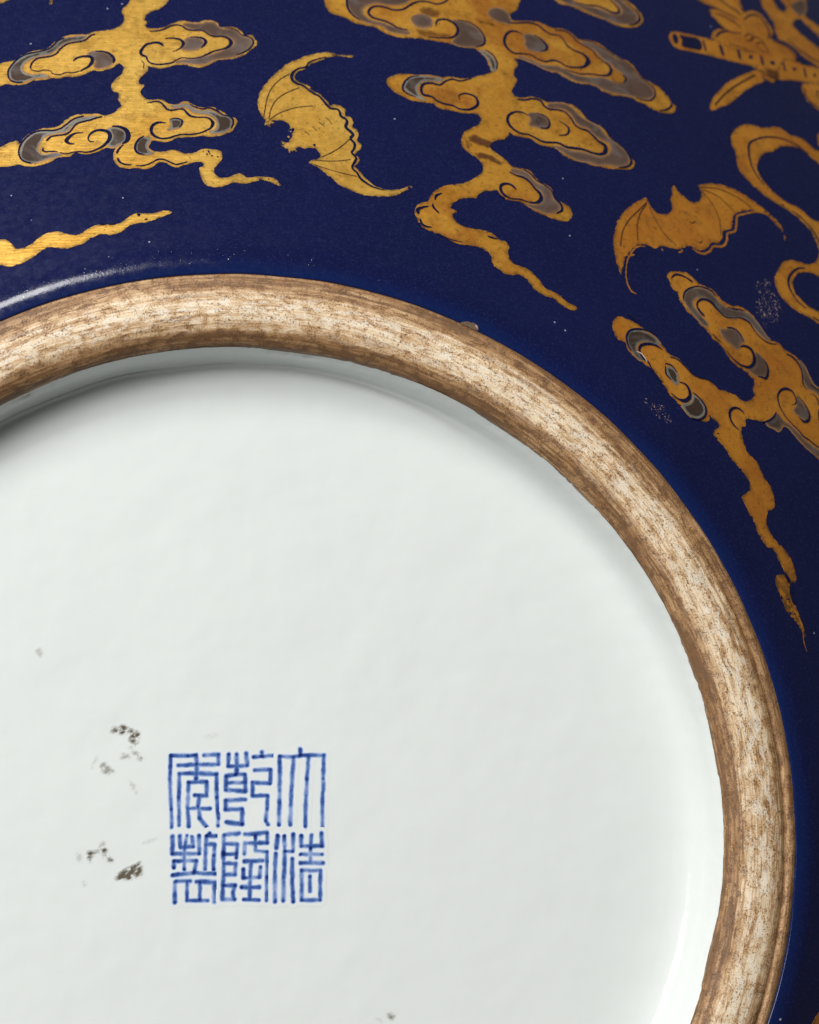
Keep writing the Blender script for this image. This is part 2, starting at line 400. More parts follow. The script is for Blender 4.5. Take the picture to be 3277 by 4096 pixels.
def wall_r(i):
    return lambda th: LEDGE[i][0] * wallmix(th) + SOFT[i][0] * (1 - wallmix(th)) + (rag(th) * .25 if i == 0 else 0) + (fl(th) * wallmix(th) if 5 <= i <= 9 else 0)
def wall_z(i):
    return lambda th: LEDGE[i][1] * wallmix(th) + SOFT[i][1] * (1 - wallmix(th)) + (rag(th) + rag2(th) if i < 2 else 0)
base_prof = [(wall_r(i), wall_z(i)) for i in range(len(LEDGE))]
base_prof = [(lambda th: .8706 + 0 * th, lambda th: -.0178 + rag(th) + rag2(th))] + base_prof
base_prof += [(r, ZFLOOR) for r in (.72, .6, .45, .3, .15, .0005)]
base = lathe('base', base_prof, 1080, 'white', vase)

MOTIFS = [
 ('gilt_cloud', 'gold cloud at the left edge with silver scrolls and a short tail', [
  ('g', '-2010,16261 -2019,16130 -2055,16038 -2128,15958 -2171,15880 -2167,15803 -2127,15726 -2127,15649 -2166,15546 -2244,15461 -2351,15404 -2506,15364 -2642,15346 -2759,15312 -2855,15262 -2953,15274 -3069,15262 -3185,15249 -3320,15187 -3434,15100 -3528,14989 -3623,14915 -3758,14887 -3892,14857 -4025,14797 -4119,14725 -4213,14654 -4366,14615 -4480,14574 -4633,14553 -4608,13998 -4457,14037 -4382,14076 -4335,14097 -4248,14073 -4133,14054 -4019,14062 -3925,14103 -3831,14157 -3698,14167 -3584,14183 -3470,14217 -3336,14204 -3222,14247 -3088,14234 -2955,14263 -2841,14323 -2727,14384 -2593,14377 -2460,14410 -2345,14459 -2269,14533 -2211,14563 -2163,14535 -2134,14462 -2144,14376 -2182,14291 -2267,14217 -2324,14145 -2362,14036 -2351,13929 -2304,13886 -2247,13877 -2224,13811 -2231,13704 -2189,13622 -2175,13551 -2235,13504 -2282,13421 -2376,13367 -2507,13338 -2592,13373 -2733,13373 -2884,13373 -3015,13350 -3127,13292 -3219,13223 -3292,13131 -3366,13081 -3478,13060 -3628,13048 -3757,12999 -3868,12932 -3958,12842 -4020,12741 -4055,12685 -4068,12772 -4180,12760 -4289,12701 -4380,12642 -4545,12561 -4530,12214 -4382,12210 -4252,12207 -4141,12227 -4031,12254 -3919,12211 -3770,12204 -3642,12229 -3532,12268 -3422,12315 -3331,12386 -3239,12408 -3110,12413 -3055,12469 -2982,12503 -2907,12464 -2796,12457 -2666,12490 -2556,12547 -2445,12608 -2352,12581 -2278,12593 -2314,12514 -2319,12401 -2310,12311 -2257,12233 -2165,12173 -2036,12145 -1907,12158 -1796,12141 -1685,12149 -1611,12183 -1537,12252 -1444,12302 -1352,12288 -1278,12229 -1219,12201 -1145,12180 -1071,12227 -959,12263 -846,12310 -772,12324 -716,12314 -665,12270 -681,12225 -747,12190 -739,12112 -732,12023 -697,11913 -653,11836 -562,11784 -451,11769 -340,11786 -228,11838 -115,11886 -4,11872 107,11868 220,11910 352,11948 483,11950 593,11903 685,11856 737,11859 706,11920 653,11984 561,12020 430,12030 319,12036 206,12009 112,12006 58,12048 -15,12086 -109,12060 -204,12005 -298,11980 -390,11988 -463,12053 -479,12119 -458,12209 -400,12290 -342,12370 -325,12461 -328,12552 -392,12591 -486,12604 -598,12616 -710,12597 -786,12549 -898,12512 -1011,12498 -1084,12530 -1177,12574 -1270,12576 -1345,12543 -1475,12527 -1568,12539 -1633,12577 -1670,12656 -1651,12724 -1585,12782 -1492,12761 -1380,12740 -1268,12772 -1173,12836 -1023,12858 -835,12879 -685,12906 -516,12888 -365,12912 -231,12963 -116,13030 -75,13124 -25,13208 -21,13301 -58,13346 -124,13355 -218,13410 -310,13489 -386,13510 -441,13567 -536,13575 -632,13560 -727,13569 -821,13613 -915,13681 -1010,13686 -1105,13629 -1200,13615 -1314,13640 -1389,13705 -1484,13722 -1598,13712 -1692,13723 -1768,13793 -1815,13875 -1796,13959 -1748,14032 -1767,14075 -1824,14090 -1853,14150 -1824,14223 -1747,14309 -1679,14408 -1665,14498 -1573,14476 -1439,14459 -1304,14482 -1188,14542 -1072,14557 -956,14561 -841,14520 -706,14500 -570,14537 -452,14616 -333,14695 -177,14714 -40,14745 99,14801 199,14869 281,14960 363,15027 426,15119 430,15220 392,15256 360,15343 297,15352 198,15334 142,15433 66,15506 -52,15538 -191,15518 -289,15534 -306,15603 -384,15663 -501,15684 -621,15653 -740,15617 -857,15631 -995,15652 -1113,15609 -1232,15554 -1331,15488 -1468,15441 -1586,15438 -1693,15453 -1722,15503 -1692,15555 -1639,15589 -1653,15620 -1721,15631 -1731,15695 -1671,15799 -1563,15880 -1444,15935 -1344,16029 -1274,16135 -1262,16280', None),
  ('s', '-2835,15219 -2952,15219 -3068,15204 -3184,15186 -3300,15149 -3395,15075 -3451,14988 -3545,14902 -3679,14842 -3832,14807 -3966,14772 -4098,14688 -4210,14568 -4281,14423 -4286,14302 -4253,14205 -4174,14137 -4059,14130 -3946,14156 -3814,14210 -3700,14232 -3547,14230 -3605,14279 -3702,14304 -3816,14282 -3951,14308 -4040,14382 -4052,14467 -4008,14576 -3924,14661 -3810,14720 -3677,14760 -3542,14791 -3448,14864 -3373,14950 -3259,15049 -3144,15099 -3008,15111 -2912,15149', 'd'),
  ('k', '-3262,15179 -3396,15105 -3471,15001 -3565,14907 -3718,14850 -3852,14819 -4005,14772 -4137,14677 -4247,14532 -4309,14400 -4310,14279 -4262,14170 -4154,14119 -4021,14117', [29.1]),
  ('k', '-2680,15275 -2777,15224 -2853,15136 -2969,15086 -3104,15061 -3219,15024 -3333,14913 -3408,14802 -3521,14729 -3656,14706 -3770,14678 -3845,14610 -3890,14513 -3893,14428', [26.8]),
  ('k', '-3893,14416 -3761,14371 -3628,14400 -3512,14375 -3472,14314 -3338,14284 -3224,14336 -3090,14331 -2957,14372', [15.7]),
  ('k', '-2957,14369 -2862,14433 -2786,14494 -2734,14592 -2735,14677 -2790,14722 -2886,14726 -2982,14702 -3058,14653 -3086,14604', [16.8, 29.3, 46.1, 58.7, 58.7, 50.3, 37.7, 33.5, 29.3, 12.6]),
  ('s', '-2781,14825 -2695,14845 -2560,14846 -2444,14802 -2356,14717 -2327,14631 -2365,14545 -2479,14471 -2632,14445 -2691,14494 -2663,14580 -2712,14677 -2780,14739 -2810,14788', 'm'),
  ('k', '-2675,14845 -2560,14846 -2444,14817 -2356,14741 -2317,14655 -2336,14557', [12.7, 25.4, 33.9, 46.6, 50.8, 16.9]),
  ('s', '-2620,13315 -2770,13296 -2920,13280 -3032,13234 -3124,13153 -3216,13062 -3308,12994 -3438,12972 -3588,12974 -3737,12953 -3847,12875 -3937,12774 -3999,12661 -4022,12526 -4009,12414 -3941,12334 -3847,12288 -3736,12286 -3626,12318 -3516,12361 -3406,12394 -3277,12448 -3334,12483 -3445,12473 -3555,12451 -3649,12475 -3706,12544 -3700,12634 -3656,12746 -3585,12859 -3474,12915 -3326,12948 -3195,12970 -3104,13073 -2993,13176 -2863,13222 -2732,13245', 'd'),
  ('k', '-2864,13315 -2995,13280 -3107,13211 -3198,13119 -3309,13028 -3439,12990 -3607,12992 -3756,12965 -3884,12875 -3974,12763 -4030,12639 -4044,12504 -4008,12380 -3921,12301 -3809,12272', [27.8]),
  ('k', '-2526,13303 -2620,13280 -2732,13233 -2881,13187 -2993,13141 -3066,13049 -3120,12958 -3213,12901 -3361,12880 -3473,12846 -3554,12756', [25.3]),
  ('k', '-3597,12610 -3604,12542 -3557,12519 -3427,12524 -3334,12521', [19.3, 31.0, 27.1, 19.3, 11.6]),
  ('k', '-3297,12494 -3185,12466 -3056,12503 -2926,12514 -2815,12502 -2704,12524 -2593,12581 -2483,12660 -2409,12763 -2382,12865 -2410,12946 -2504,12991 -2616,12991 -2709,12945 -2764,12876 -2782,12796 -2744,12739 -2669,12739', [15.7, 15.7, 19.7, 19.7, 19.7, 23.6, 27.5, 39.3, 55.1, 66.9, 62.9, 51.1, 39.3, 31.5, 27.5, 23.6, 19.7, 9.8]),
  ('k', '-2859,12943 -3026,12923 -3118,12855 -3182,12753 -3115,12695 -3022,12690', [9.8, 27.4, 50.8, 66.5, 31.3, 11.7]),
  ('s', '-2430,13026 -2336,13056 -2224,13039 -2130,12970 -2093,12867 -2111,12764 -2204,12684 -2297,12627 -2389,12626 -2408,12694 -2353,12786 -2335,12900 -2383,12992', 'd'),
  ('k', '-2355,13088 -2205,13073 -2093,13005 -2046,12891 -2070,12765 -2157,12684', [16.4, 45.1, 69.7, 82.0, 65.6, 16.4]),
  ('k', '-2129,12673 -2194,12605 -2240,12525 -2255,12464', [10.6, 25.5, 34.0, 21.2]),
  ('k', '-2240,12379 -2202,12289 -2110,12234 -1980,12224', [39.2, 35.2, 27.4, 9.8]),
  ('k', '-1907,12209 -1796,12208 -1685,12238 -1592,12296 -1499,12353 -1388,12348 -1277,12290 -1167,12247 -1074,12271 -962,12312', [11.4, 18.9, 18.9, 18.9, 22.7, 22.7, 26.5, 22.7, 18.9, 9.5]),
  ('s', '-1757,12848 -1645,12816 -1664,12724 -1702,12632 -1665,12542 -1591,12487 -1684,12463 -1814,12468 -1897,12528 -1916,12630 -1878,12744 -1822,12813', 'd'),
  ('k', '-1757,12871 -1850,12790 -1910,12675 -1916,12562 -1860,12483 -1740,12458', [16.6, 33.2, 37.3, 37.3, 33.2, 12.4]),
  ('k', '-1645,15360 -1489,15369 -1351,15423 -1233,15498 -1115,15532 -1017,15505 -920,15424 -784,15404 -627,15410 -473,15289 -355,15269 -238,15274 -121,15229 -75,15130 -128,15027 -247,14959 -385,14916 -484,14862 -583,14796 -720,14729 -876,14711 -1030,14718 -1128,14666 -1206,14602 -1342,14562 -1496,14546 -1630,14580 -1688,14652 -1707,14726 -1793,14774 -1812,14848 -1773,14935 -1705,15024 -1608,15064 -1491,15079 -1414,15043 -1375,14989', [16.5, 24.7, 28.8, 28.8, 24.7, 28.8, 28.8, 24.7, 20.6, 24.7, 24.7, 28.8, 49.4, 69.9, 49.4, 28.8, 24.7, 32.9, 24.7, 20.6, 16.5, 16.5, 16.5, 24.7, 28.8, 28.8, 28.8, 28.8, 37.0, 49.4, 49.4, 41.1, 37.0, 37.0, 45.2, 53.5, 16.5]),
  ('s', '-937,15577 -800,15569 -662,15574 -523,15619 -385,15612 -328,15538 -232,15465 -74,15473 43,15428 118,15317 215,15284 312,15239 328,15139 264,15009 162,14917 61,14837 -97,14767 -274,14734 -411,14704 -529,14625 -666,14583 -839,14589 -994,14609 -1129,14617 -1032,14657 -876,14686 -720,14729 -564,14772 -407,14840 -248,14922 -89,15017 -7,15121 -43,15220 -139,15292 -296,15297 -414,15279 -510,15351 -627,15410 -763,15430 -900,15476 -977,15550', 'm'),
  ('k', '-191,15493 -53,15487 63,15429 138,15331 236,15306 323,15265 359,15178 336,15089 263,14984 141,14891 2,14821', [8.6, 17.1, 21.4, 21.4, 17.1, 25.7, 30.0, 25.7, 21.4, 25.7, 8.6]),
  ('k', '-1354,15178 -1256,15198 -1139,15189 -1043,15154 -995,15081 -1026,14992 -1105,14915 -1203,14862', [12.6, 21.0, 29.4, 46.3, 58.9, 33.6, 16.8, 8.4]),
  ('s', '-944,15195 -826,15232 -709,15217 -623,15144 -626,15044 -715,14953 -833,14916 -969,14919 -1026,14955 -967,15031 -956,15107', 'm'),
  ('k', '-866,15231 -748,15240 -612,15208 -564,15147 -596,15045 -656,14980', [10.7, 21.3, 42.6, 55.4, 38.4, 12.8]),
  ('k', '-1803,14638 -1755,14565 -1766,14443', [11.8]),
  ('k', '-1702,13628 -1598,13653 -1503,13667 -1428,13628 -1372,13552 -1316,13482 -1202,13473 -1088,13500 -1013,13490 -957,13409 -883,13341 -751,13321 -619,13321 -525,13282 -480,13202 -511,13096 -607,13024 -721,12963 -891,12923 -1060,12919 -1191,12881 -1304,12833 -1435,12819 -1547,12863 -1612,12942 -1621,13046 -1583,13127 -1488,13182 -1347,13178', [9.9, 19.8, 27.7, 31.7, 35.6, 31.7, 23.7, 19.8, 31.7, 43.5, 35.6, 23.7, 23.7, 35.6, 59.4, 35.6, 23.7, 19.8, 23.7, 19.8, 23.7, 27.7, 31.7, 43.5, 51.4, 47.5, 43.5, 39.6, 9.9]),
  ('s', '-1258,13578 -1125,13581 -1011,13620 -897,13587 -804,13496 -691,13464 -558,13480 -445,13449 -332,13382 -219,13363 -144,13319 -119,13227 -151,13109 -249,13013 -363,12974 -495,12970 -532,13003 -437,13041 -386,13147 -402,13263 -466,13354 -598,13408 -730,13416 -843,13448 -899,13516 -993,13561 -1126,13541 -1220,13539', 'd'),
  ('k', '-897,13611 -803,13555 -671,13516 -537,13540 -406,13486 -294,13396 -181,13365 -107,13309 -101,13193 -143,13075', [16.1, 24.1, 24.1, 24.1, 36.1, 24.1, 20.1, 32.1, 28.1, 12.0]),
  ('s', '-1281,13249 -1167,13268 -1055,13231 -1066,13150 -1114,13079 -1227,13042 -1302,13029 -1254,13087 -1244,13169', 'd'),
  ('k', '-1281,13256 -1167,13282 -1055,13243 -1056,13162 -1104,13075', [12.3, 24.6, 32.8, 28.7, 12.3]),
  ('q', '-589,12566 -561,12567 -553,12540 -577,12526', 0),
  ('q', '-619,12497 -596,12502 -592,12475 -614,12470', 0),
  ('q', '-559,12517 -540,12513 -544,12490 -563,12494', 0),
  ('q', '-526,12466 -500,12462 -505,12442 -527,12443', 0),
  ('q', '-683,12559 -664,12559 -667,12541 -681,12541', 0),
  ('q', '-424,12447 -393,12441 -397,12423 -423,12429', 0),
 ]),
 ('gilt_cloud_tail', 'gold wavy cloud tail nearest the glare on the foot', [
  ('g', '-4548,10677 -4319,10661 -4205,10652 -4103,10567 -4043,10484 -3888,10481 -3749,10560 -3611,10690 -3444,10787 -3246,10801 -3131,10750 -2961,10731 -2849,10780 -2737,10879 -2596,10939 -2398,10962 -2228,10962 -2086,11063 -1915,11182 -1716,11184 -1544,11202 -1401,11248 -1264,11216 -1374,11147 -1545,11067 -1716,10998 -1859,10981 -2029,10913 -2170,10795 -2340,10729 -2509,10746 -2678,10680 -2818,10565 -2957,10500 -3125,10453 -3295,10471 -3436,10490 -3575,10410 -3740,10266 -3906,10172 -4101,10111 -4270,10131 -4527,10187', None),
  ('q', '-2554,10952 -2483,10979 -2370,10972 -2284,10979 -2256,10952 -2341,10932 -2426,10945 -2511,10925', 0),
  ('q', '-1887,11165 -1830,11166 -1836,11129 -1870,11122', 0),
  ('q', '-1759,11048 -1702,11076 -1711,11042', 0),
 ]),
 ('gilt_fleck', 'gold cloud edge in the upper left corner', [
  ('g', '-4677,16251 -4271,16241 -4422,16121 -4544,16075 -4668,16054', None),
 ]),
 ('gilt_fleck', 'small gold dab at the top beside the left cloud', [
  ('g', '-3571,16206 -3521,16206 -3535,16025 -3575,16034', None),
 ]),
 ('gilt_bat', 'gold bat with outspread wings between the left and middle clouds', [
  ('g', '2315,14969 2157,14972 2031,14973 1907,15003 1750,15010 1591,14978 1399,14905 1207,14805 1014,14683 852,14537 690,14354 559,14175 444,13979 384,13768 397,13582 451,13418 507,13321 492,13199 530,13234 551,13165 599,13157 602,13223 667,13219 664,13270 595,13289 702,13320 823,13327 926,13277 973,13177 931,13065 967,13074 1008,13157 1054,13119 1015,13062 976,13016 991,12952 951,12869 918,12817 864,12818 800,12851 775,12824 841,12770 772,12759 858,12691 911,12672 931,12594 964,12661 1004,12620 1019,12671 1064,12630 1062,12695 1153,12725 1227,12704 1303,12723 1424,12723 1480,12655 1505,12566 1476,12493 1378,12458 1333,12449 1285,12392 1371,12344 1486,12262 1628,12129 1797,11963 1998,11836 2231,11746 2471,11728 2714,11738 2899,11777 3060,11877 3207,11976 3162,11997 3003,11925 2847,11888 2695,11884 2547,11926 2432,12006 2347,12088 2265,12206 2238,12257 2153,12340 2204,12415 2258,12526 2180,12629 2274,12744 2313,12855 2234,12959 2273,13072 2246,13198 2158,13265 2196,13361 2143,13487 2044,13516 2062,13649 1976,13736 1854,13753 1760,13739 1734,13813 1676,13865 1618,13918 1592,13992 1501,14023 1413,14093 1417,14151 1327,14202 1206,14232 1147,14286 1121,14380 1190,14501 1317,14567 1449,14693 1610,14783 1773,14874 1965,14928 2123,14941 2281,14935', 1.6),
  ('k', '1774,14894 1614,14834 1420,14730 1351,14620 1193,14559 1078,14435 1062,14300 1143,14209 1263,14160 1380,14053 1468,13983 1557,13932 1629,13843 1699,13735 1770,13657 1893,13644 1941,13584 1953,13491 2032,13430 2067,13370 2034,13238 2118,13133 2160,13070 2107,12979 2176,12864 2159,12754 2109,12660 2183,12539 2135,12428 2091,12318 2169,12217 2227,12097 2311,12015 2455,11919 2693,11859', [13.2, 19.8, 26.4, 26.4, 26.4, 46.2, 52.8, 46.2, 33.0, 33.0, 39.6, 33.0, 39.6, 46.2, 39.6, 33.0, 39.6, 46.2, 39.6, 46.2, 52.8, 52.8, 52.8, 39.6, 46.2, 39.6, 33.0, 39.6, 39.6, 33.0, 33.0, 39.6, 39.6, 26.4, 9.9]),
  ('v', '478,13364 518,13588 575,13853 677,14086 840,14286 1032,14432', [14.7]),
  ('v', '576,13332 623,13557 739,13787 915,13948 1199,14110', [14.2]),
  ('v', '582,13314 770,13472 1018,13597 1235,13659 1435,13687', [12.9]),
  ('v', '1532,12521 1751,12654 1943,12811 2108,12986', [13.7]),
  ('v', '1378,12451 1617,12437 1859,12456 2080,12503', [12.2]),
  ('v', '1371,12344 1606,12262 1842,12195 2169,12128', [11.8]),
  ('v', '1233,13082 1292,13049 1325,13000', [10.9]),
  ('v', '1386,13212 1426,13167 1477,13108', [11.0]),
  ('v', '1514,13320 1572,13272 1623,13209', [11.0]),
  ('v', '1655,13433 1721,13371 1762,13285', [11.3]),
  ('q', '1383,12800 1428,12803 1420,12759 1390,12764', 0),
  ('q', '1000,13127 1031,13151 1048,13115 1010,13091', 0),
  ('h', '907,12954 955,12942', [47.5]),
 ]),
 ('gilt_cloud', 'large gold cloud at top centre with five silver scrolled lobes and a long tail', [
  ('g', '1869,16530 1835,16275 1859,16152 1945,16015 2102,15967 2257,15899 2411,15810 2601,15767 2792,15736 2916,15675 3037,15586 3195,15541 3421,15524 3652,15549 3847,15530 4074,15507 4272,15498 4466,15461 4662,15424 4860,15408 4950,15318 5037,15208 5070,15072 5106,14957 5113,14879 4988,14804 4778,14719 4607,14659 4406,14628 4246,14657 4079,14619 3919,14641 3724,14640 3529,14620 3336,14620 3175,14604 3041,14533 2938,14446 2950,14292 3042,14185 3161,14101 3313,14019 3468,13977 3657,13957 3817,13954 3934,13852 4092,13823 4252,13809 4410,13781 4574,13799 4702,13783 4751,13693 4711,13576 4569,13466 4395,13355 4318,13235 4290,13066 4333,12923 4466,12827 4599,12731 4664,12592 4631,12444 4506,12324 4334,12200 4106,12125 3881,12069 3717,11984 3580,11849 3488,11694 3345,11637 3245,11542 3217,11401 3266,11267 3290,11201 3358,11103 3474,11044 3622,10987 3797,10900 3973,10812 4187,10796 4371,10778 4558,10679 4597,10621 4608,10511 4653,10406 4768,10318 4852,10253 4987,10240 5126,10253 5235,10202 5315,10100 5372,9996 5478,9922 5608,9849 5766,9816 5871,9717 5980,9656 6115,9613 6195,9651 6174,9709 6062,9747 5954,9821 5871,9909 5739,9970 5608,10042 5549,10121 5492,10225 5388,10325 5283,10413 5149,10450 5039,10488 4971,10593 4950,10714 4988,10841 4931,10947 4819,10974 4695,11087 4563,11138 4406,11161 4227,11183 4074,11232 3992,11313 3944,11396 3962,11461 4034,11505 3992,11539 3929,11584 3958,11650 4059,11748 4179,11810 4319,11836 4445,11843 4492,11916 4613,12005 4779,12040 4874,12057 4913,11996 4975,11925 5061,11869 5176,11855 5317,11857 5427,11791 5535,11713 5667,11637 5825,11577 6010,11533 6149,11505 6286,11537 6371,11637 6393,11742 6341,11852 6229,11917 6091,11966 6060,12092 6018,12231 5919,12298 5782,12349 5711,12446 5643,12570 5529,12610 5387,12621 5248,12645 5167,12756 5060,12851 4931,12957 4857,13029 4876,13125 4983,13191 5156,13251 5261,13331 5302,13431 5307,13450 5419,13371 5577,13344 5739,13332 5888,13228 6047,13186 6210,13176 6333,13069 6458,12978 6616,12922 6810,12917 6969,12861 7136,12853 7331,12832 7562,12854 7795,12879 7904,12985 7928,13080 7858,13178 7807,13310 7709,13420 7580,13510 7459,13649 7367,13793 7236,13869 7074,13925 6953,14066 6862,14212 6703,14285 6538,14310 6338,14283 6169,14276 6067,14342 5874,14349 5703,14311 5540,14322 5481,14394 5491,14475 5578,14615 5629,14750 5580,14841 5593,14940 5681,15083 5703,15184 5663,15261 5723,15286 5884,15242 6046,15199 6204,15122 6363,15046 6530,15031 6662,14958 6821,14883 6987,14842 7188,14839 7357,14816 7514,14709 7710,14657 7945,14661 8149,14645 8283,14568 8425,14526 8561,14450 8700,14392 8880,14388 9038,14421 9119,14526 9151,14613 9056,14679 9016,14787 8923,14937 8795,15065 8626,15136 8489,15213 8391,15330 8329,15488 8227,15590 8058,15646 7922,15725 7790,15822 7690,15925 7525,16000 7351,16023 7173,16011 7070,16097 6940,16197 6799,16226 6624,16215 6487,16263 6323,16324 6123,16327 5919,16296 5747,16288 5687,16366 5680,16417 5806,16506 5906,16609 5939,16737 6038,17020', 1.2),
  ('s', '2305,16528 2315,16235 2366,16053 2515,15902 2734,15821 2958,15781 3077,15671 3269,15630 3464,15630 3501,15675 3311,15736 3121,15798 2932,15861 2741,15903 2605,16014 2584,16157 2693,16293 2879,16375 3107,16357 3339,16383 3548,16491 3633,16671', 'm'),
  ('k', '2283,16442 2286,16191 2363,16011 2513,15881', [37.0, 44.4, 29.6, 14.8]),
  ('k', '3474,15733 3280,15753 3127,15860 2970,15926 2796,15970 2706,16065 2733,16192 2871,16282 3066,16269 3226,16223 3427,16266 3642,16438 3817,16523 3984,16522 4148,16487 4324,16565 4440,16687', [13.9, 27.8, 34.8, 34.8, 41.7, 48.7, 41.7, 34.8, 34.8, 34.8, 34.8, 34.8, 27.8, 27.8, 27.8, 27.8, 27.8]),
  ('s', '3571,16053 3713,16153 3912,16155 3999,16040 3950,15890 3779,15829 3635,15874', 'm'),
  ('k', '4067,15904 4089,16010 4170,16082 4337,16090 4477,15995 4521,15856 4454,15704 4319,15626 4084,15598 3853,15592', [18.0, 32.5, 36.1, 43.3, 50.5, 57.7, 43.3, 28.9, 21.7, 10.8]),
  ('s', '4438,16095 4640,16100 4865,16004 5011,15816 5053,15616 4938,15499 4698,15448 4466,15461 4375,15531 4492,15688 4545,15859', 'm'),
  ('k', '4542,16116 4807,16080 4989,15917 5066,15720 5029,15552 4832,15453', [7.1, 17.8, 28.5, 35.6, 35.6, 10.7]),
  ('s', '4926,15396 5086,15336 5202,15189 5233,15033 5184,14907 5133,14901 5116,15038 5068,15192', 'd'),
  ('k', '5029,15421 5183,15308 5253,15116 5220,14932', [10.8, 25.1, 28.7, 14.4]),
  ('s', '3256,14263 3300,14403 3424,14531 3590,14587 3816,14591 4072,14560 4002,14505 3807,14500 3642,14456 3533,14329 3520,14193 3589,14084 3663,14015 3507,14057 3357,14158', 'd'),
  ('k', '3591,14595 3392,14528 3266,14380 3230,14222 3307,14134 3476,14066', [10.5, 28.0, 35.0, 35.0, 28.0, 10.5]),
  ('k', '4672,14659 4533,14592 4398,14557 4270,14582 4134,14528 3992,14415 3833,14437 3668,14401 3599,14277 3627,14146 3800,14106 3887,14019 4042,13959 4201,13937 4323,13874 4518,13876 4656,13949 4727,14052 4700,14184 4592,14249 4462,14254 4358,14192 4356,14088', [13.6, 20.5, 27.3, 27.3, 27.3, 34.1, 34.1, 40.9, 47.7, 47.7, 34.1, 30.7, 30.7, 30.7, 27.3, 40.9, 47.7, 47.7, 40.9, 30.7, 27.3, 20.5, 10.2]),
  ('k', '3778,11890 3659,11816 3627,11724', [10.3, 41.3, 25.8]),
  ('k', '3575,11643 3579,11567 3648,11472 3683,11420', [22.9, 36.7, 27.5, 9.2]),
  ('k', '3490,11573 3387,11547 3270,11479 3284,11387', [14.4, 33.7, 57.8, 43.3]),
  ('k', '3297,11293 3331,11171 3415,11128 3508,11123', [22.3, 40.2, 31.3, 13.4]),
  ('k', '3604,11006 3730,10930 3881,10880 4080,10847', [8.6, 17.2, 12.9, 6.5]),
  ('k', '4574,11026 4662,10997 4796,10972', [22.0, 35.1, 8.8]),
  ('s', '5729,15337 5894,15316 6056,15266 6214,15189 6411,15185 6583,15193 6745,15134 6903,15043 7101,15023 7333,15025 7542,15058 7712,15019 7879,14963 8042,15055 8088,15146 7990,15263 7858,15359 7788,15465 7654,15544 7556,15663 7458,15783 7295,15859 7222,15950 7425,15932 7619,15862 7775,15734 7934,15625 8131,15556 8261,15443 8322,15285 8477,15144 8632,15004 8669,14877 8597,14734 8390,14667 8157,14695 7953,14712 7718,14708 7522,14759 7363,14849 7166,14885 6965,14888 6802,14945 6645,15037 6481,15079 6286,15101 6101,15190 5915,15263', 'm'),
  ('k', '5620,16183 5851,16217 6084,16259 6280,16230 6406,16112 6537,16029 6709,16022 6809,15917 6849,15804 6976,15688 7168,15617 7267,15515 7266,15414 7148,15279 6962,15233 6761,15236 6630,15316 6492,15346 6313,15286 6149,15329 6020,15411 5853,15420 5655,15410 5529,15509 5479,15653 5532,15846 5646,15964 5790,15985 5923,15926', [14.4, 28.8, 28.8, 34.5, 34.5, 23.0, 20.1, 23.0, 28.8, 28.8, 40.3, 74.8, 92.0, 46.0, 28.8, 25.9, 28.8, 34.5, 28.8, 23.0, 23.0, 23.0, 34.5, 46.0, 51.8, 46.0, 40.3, 28.8, 8.6]),
  ('k', '6642,16149 6848,16165 7007,16070 7102,15930 7262,15836 7422,15743 7490,15619 7617,15504 7745,15391 7758,15259 7659,15143 7464,15112 7260,15113 7053,15082 6884,15106 6719,15147', [11.4, 22.8, 22.8, 22.8, 22.8, 22.8, 22.8, 22.8, 45.6, 62.8, 39.9, 22.8, 22.8, 20.0, 17.1, 8.6]),
  ('p', '7825,15336 7959,15258 8054,15124 7973,14994 7824,14987 7738,15089 7771,15227', 0),
  ('k', '8027,15219 8073,15110 7987,14990', [13.3, 33.2, 13.3]),
  ('k', '7228,15985 7458,15955 7647,15849 7806,15739 7996,15635 8187,15532 8307,15367 8403,15232 8561,15108 8688,14980 8687,14814 8569,14664 8384,14633 8212,14671', [8.5, 14.2, 14.2, 14.2, 14.2, 17.0, 17.0, 19.9, 22.7, 25.5, 28.4, 28.4, 19.9, 8.5]),
  ('k', '8705,14418 8898,14482 9024,14592 9025,14674', [13.9, 34.7, 41.6, 17.3]),
  ('s', '5920,15901 6069,15957 6231,15896 6342,15777 6380,15647 6295,15551 6121,15525 5984,15556 5929,15666 5960,15788', 'm'),
  ('k', '6155,15960 6284,15870 6402,15701 6372,15596 6235,15532', [8.9, 26.6, 59.2, 35.5, 11.8]),
  ('s', '5263,16461 5387,16548 5555,16538 5656,16448 5692,16297 5706,16195 5591,16179 5426,16207 5295,16274 5237,16370', 'm'),
  ('k', '5558,14245 5723,14250 5896,14304 6058,14277 6125,14159 6227,14094 6395,14100 6557,14059 6665,13931 6727,13783 6842,13705 6979,13677 7078,13581 7198,13442 7314,13365 7309,13241 7210,13151 7014,13156 6825,13208 6659,13217 6465,13223 6309,13295 6143,13290 5978,13285 5824,13358 5696,13419 5534,13431 5383,13521 5299,13665 5332,13824 5462,13927 5627,13938 5756,13876', [16.3, 32.7, 32.7, 38.1, 38.1, 32.7, 27.2, 27.2, 32.7, 32.7, 32.7, 38.1, 38.1, 43.6, 70.8, 76.3, 54.5, 38.1, 43.6, 49.0, 49.0, 38.1, 38.1, 38.1, 32.7, 27.2, 32.7, 43.6, 54.5, 43.6, 32.7, 27.2, 10.9]),
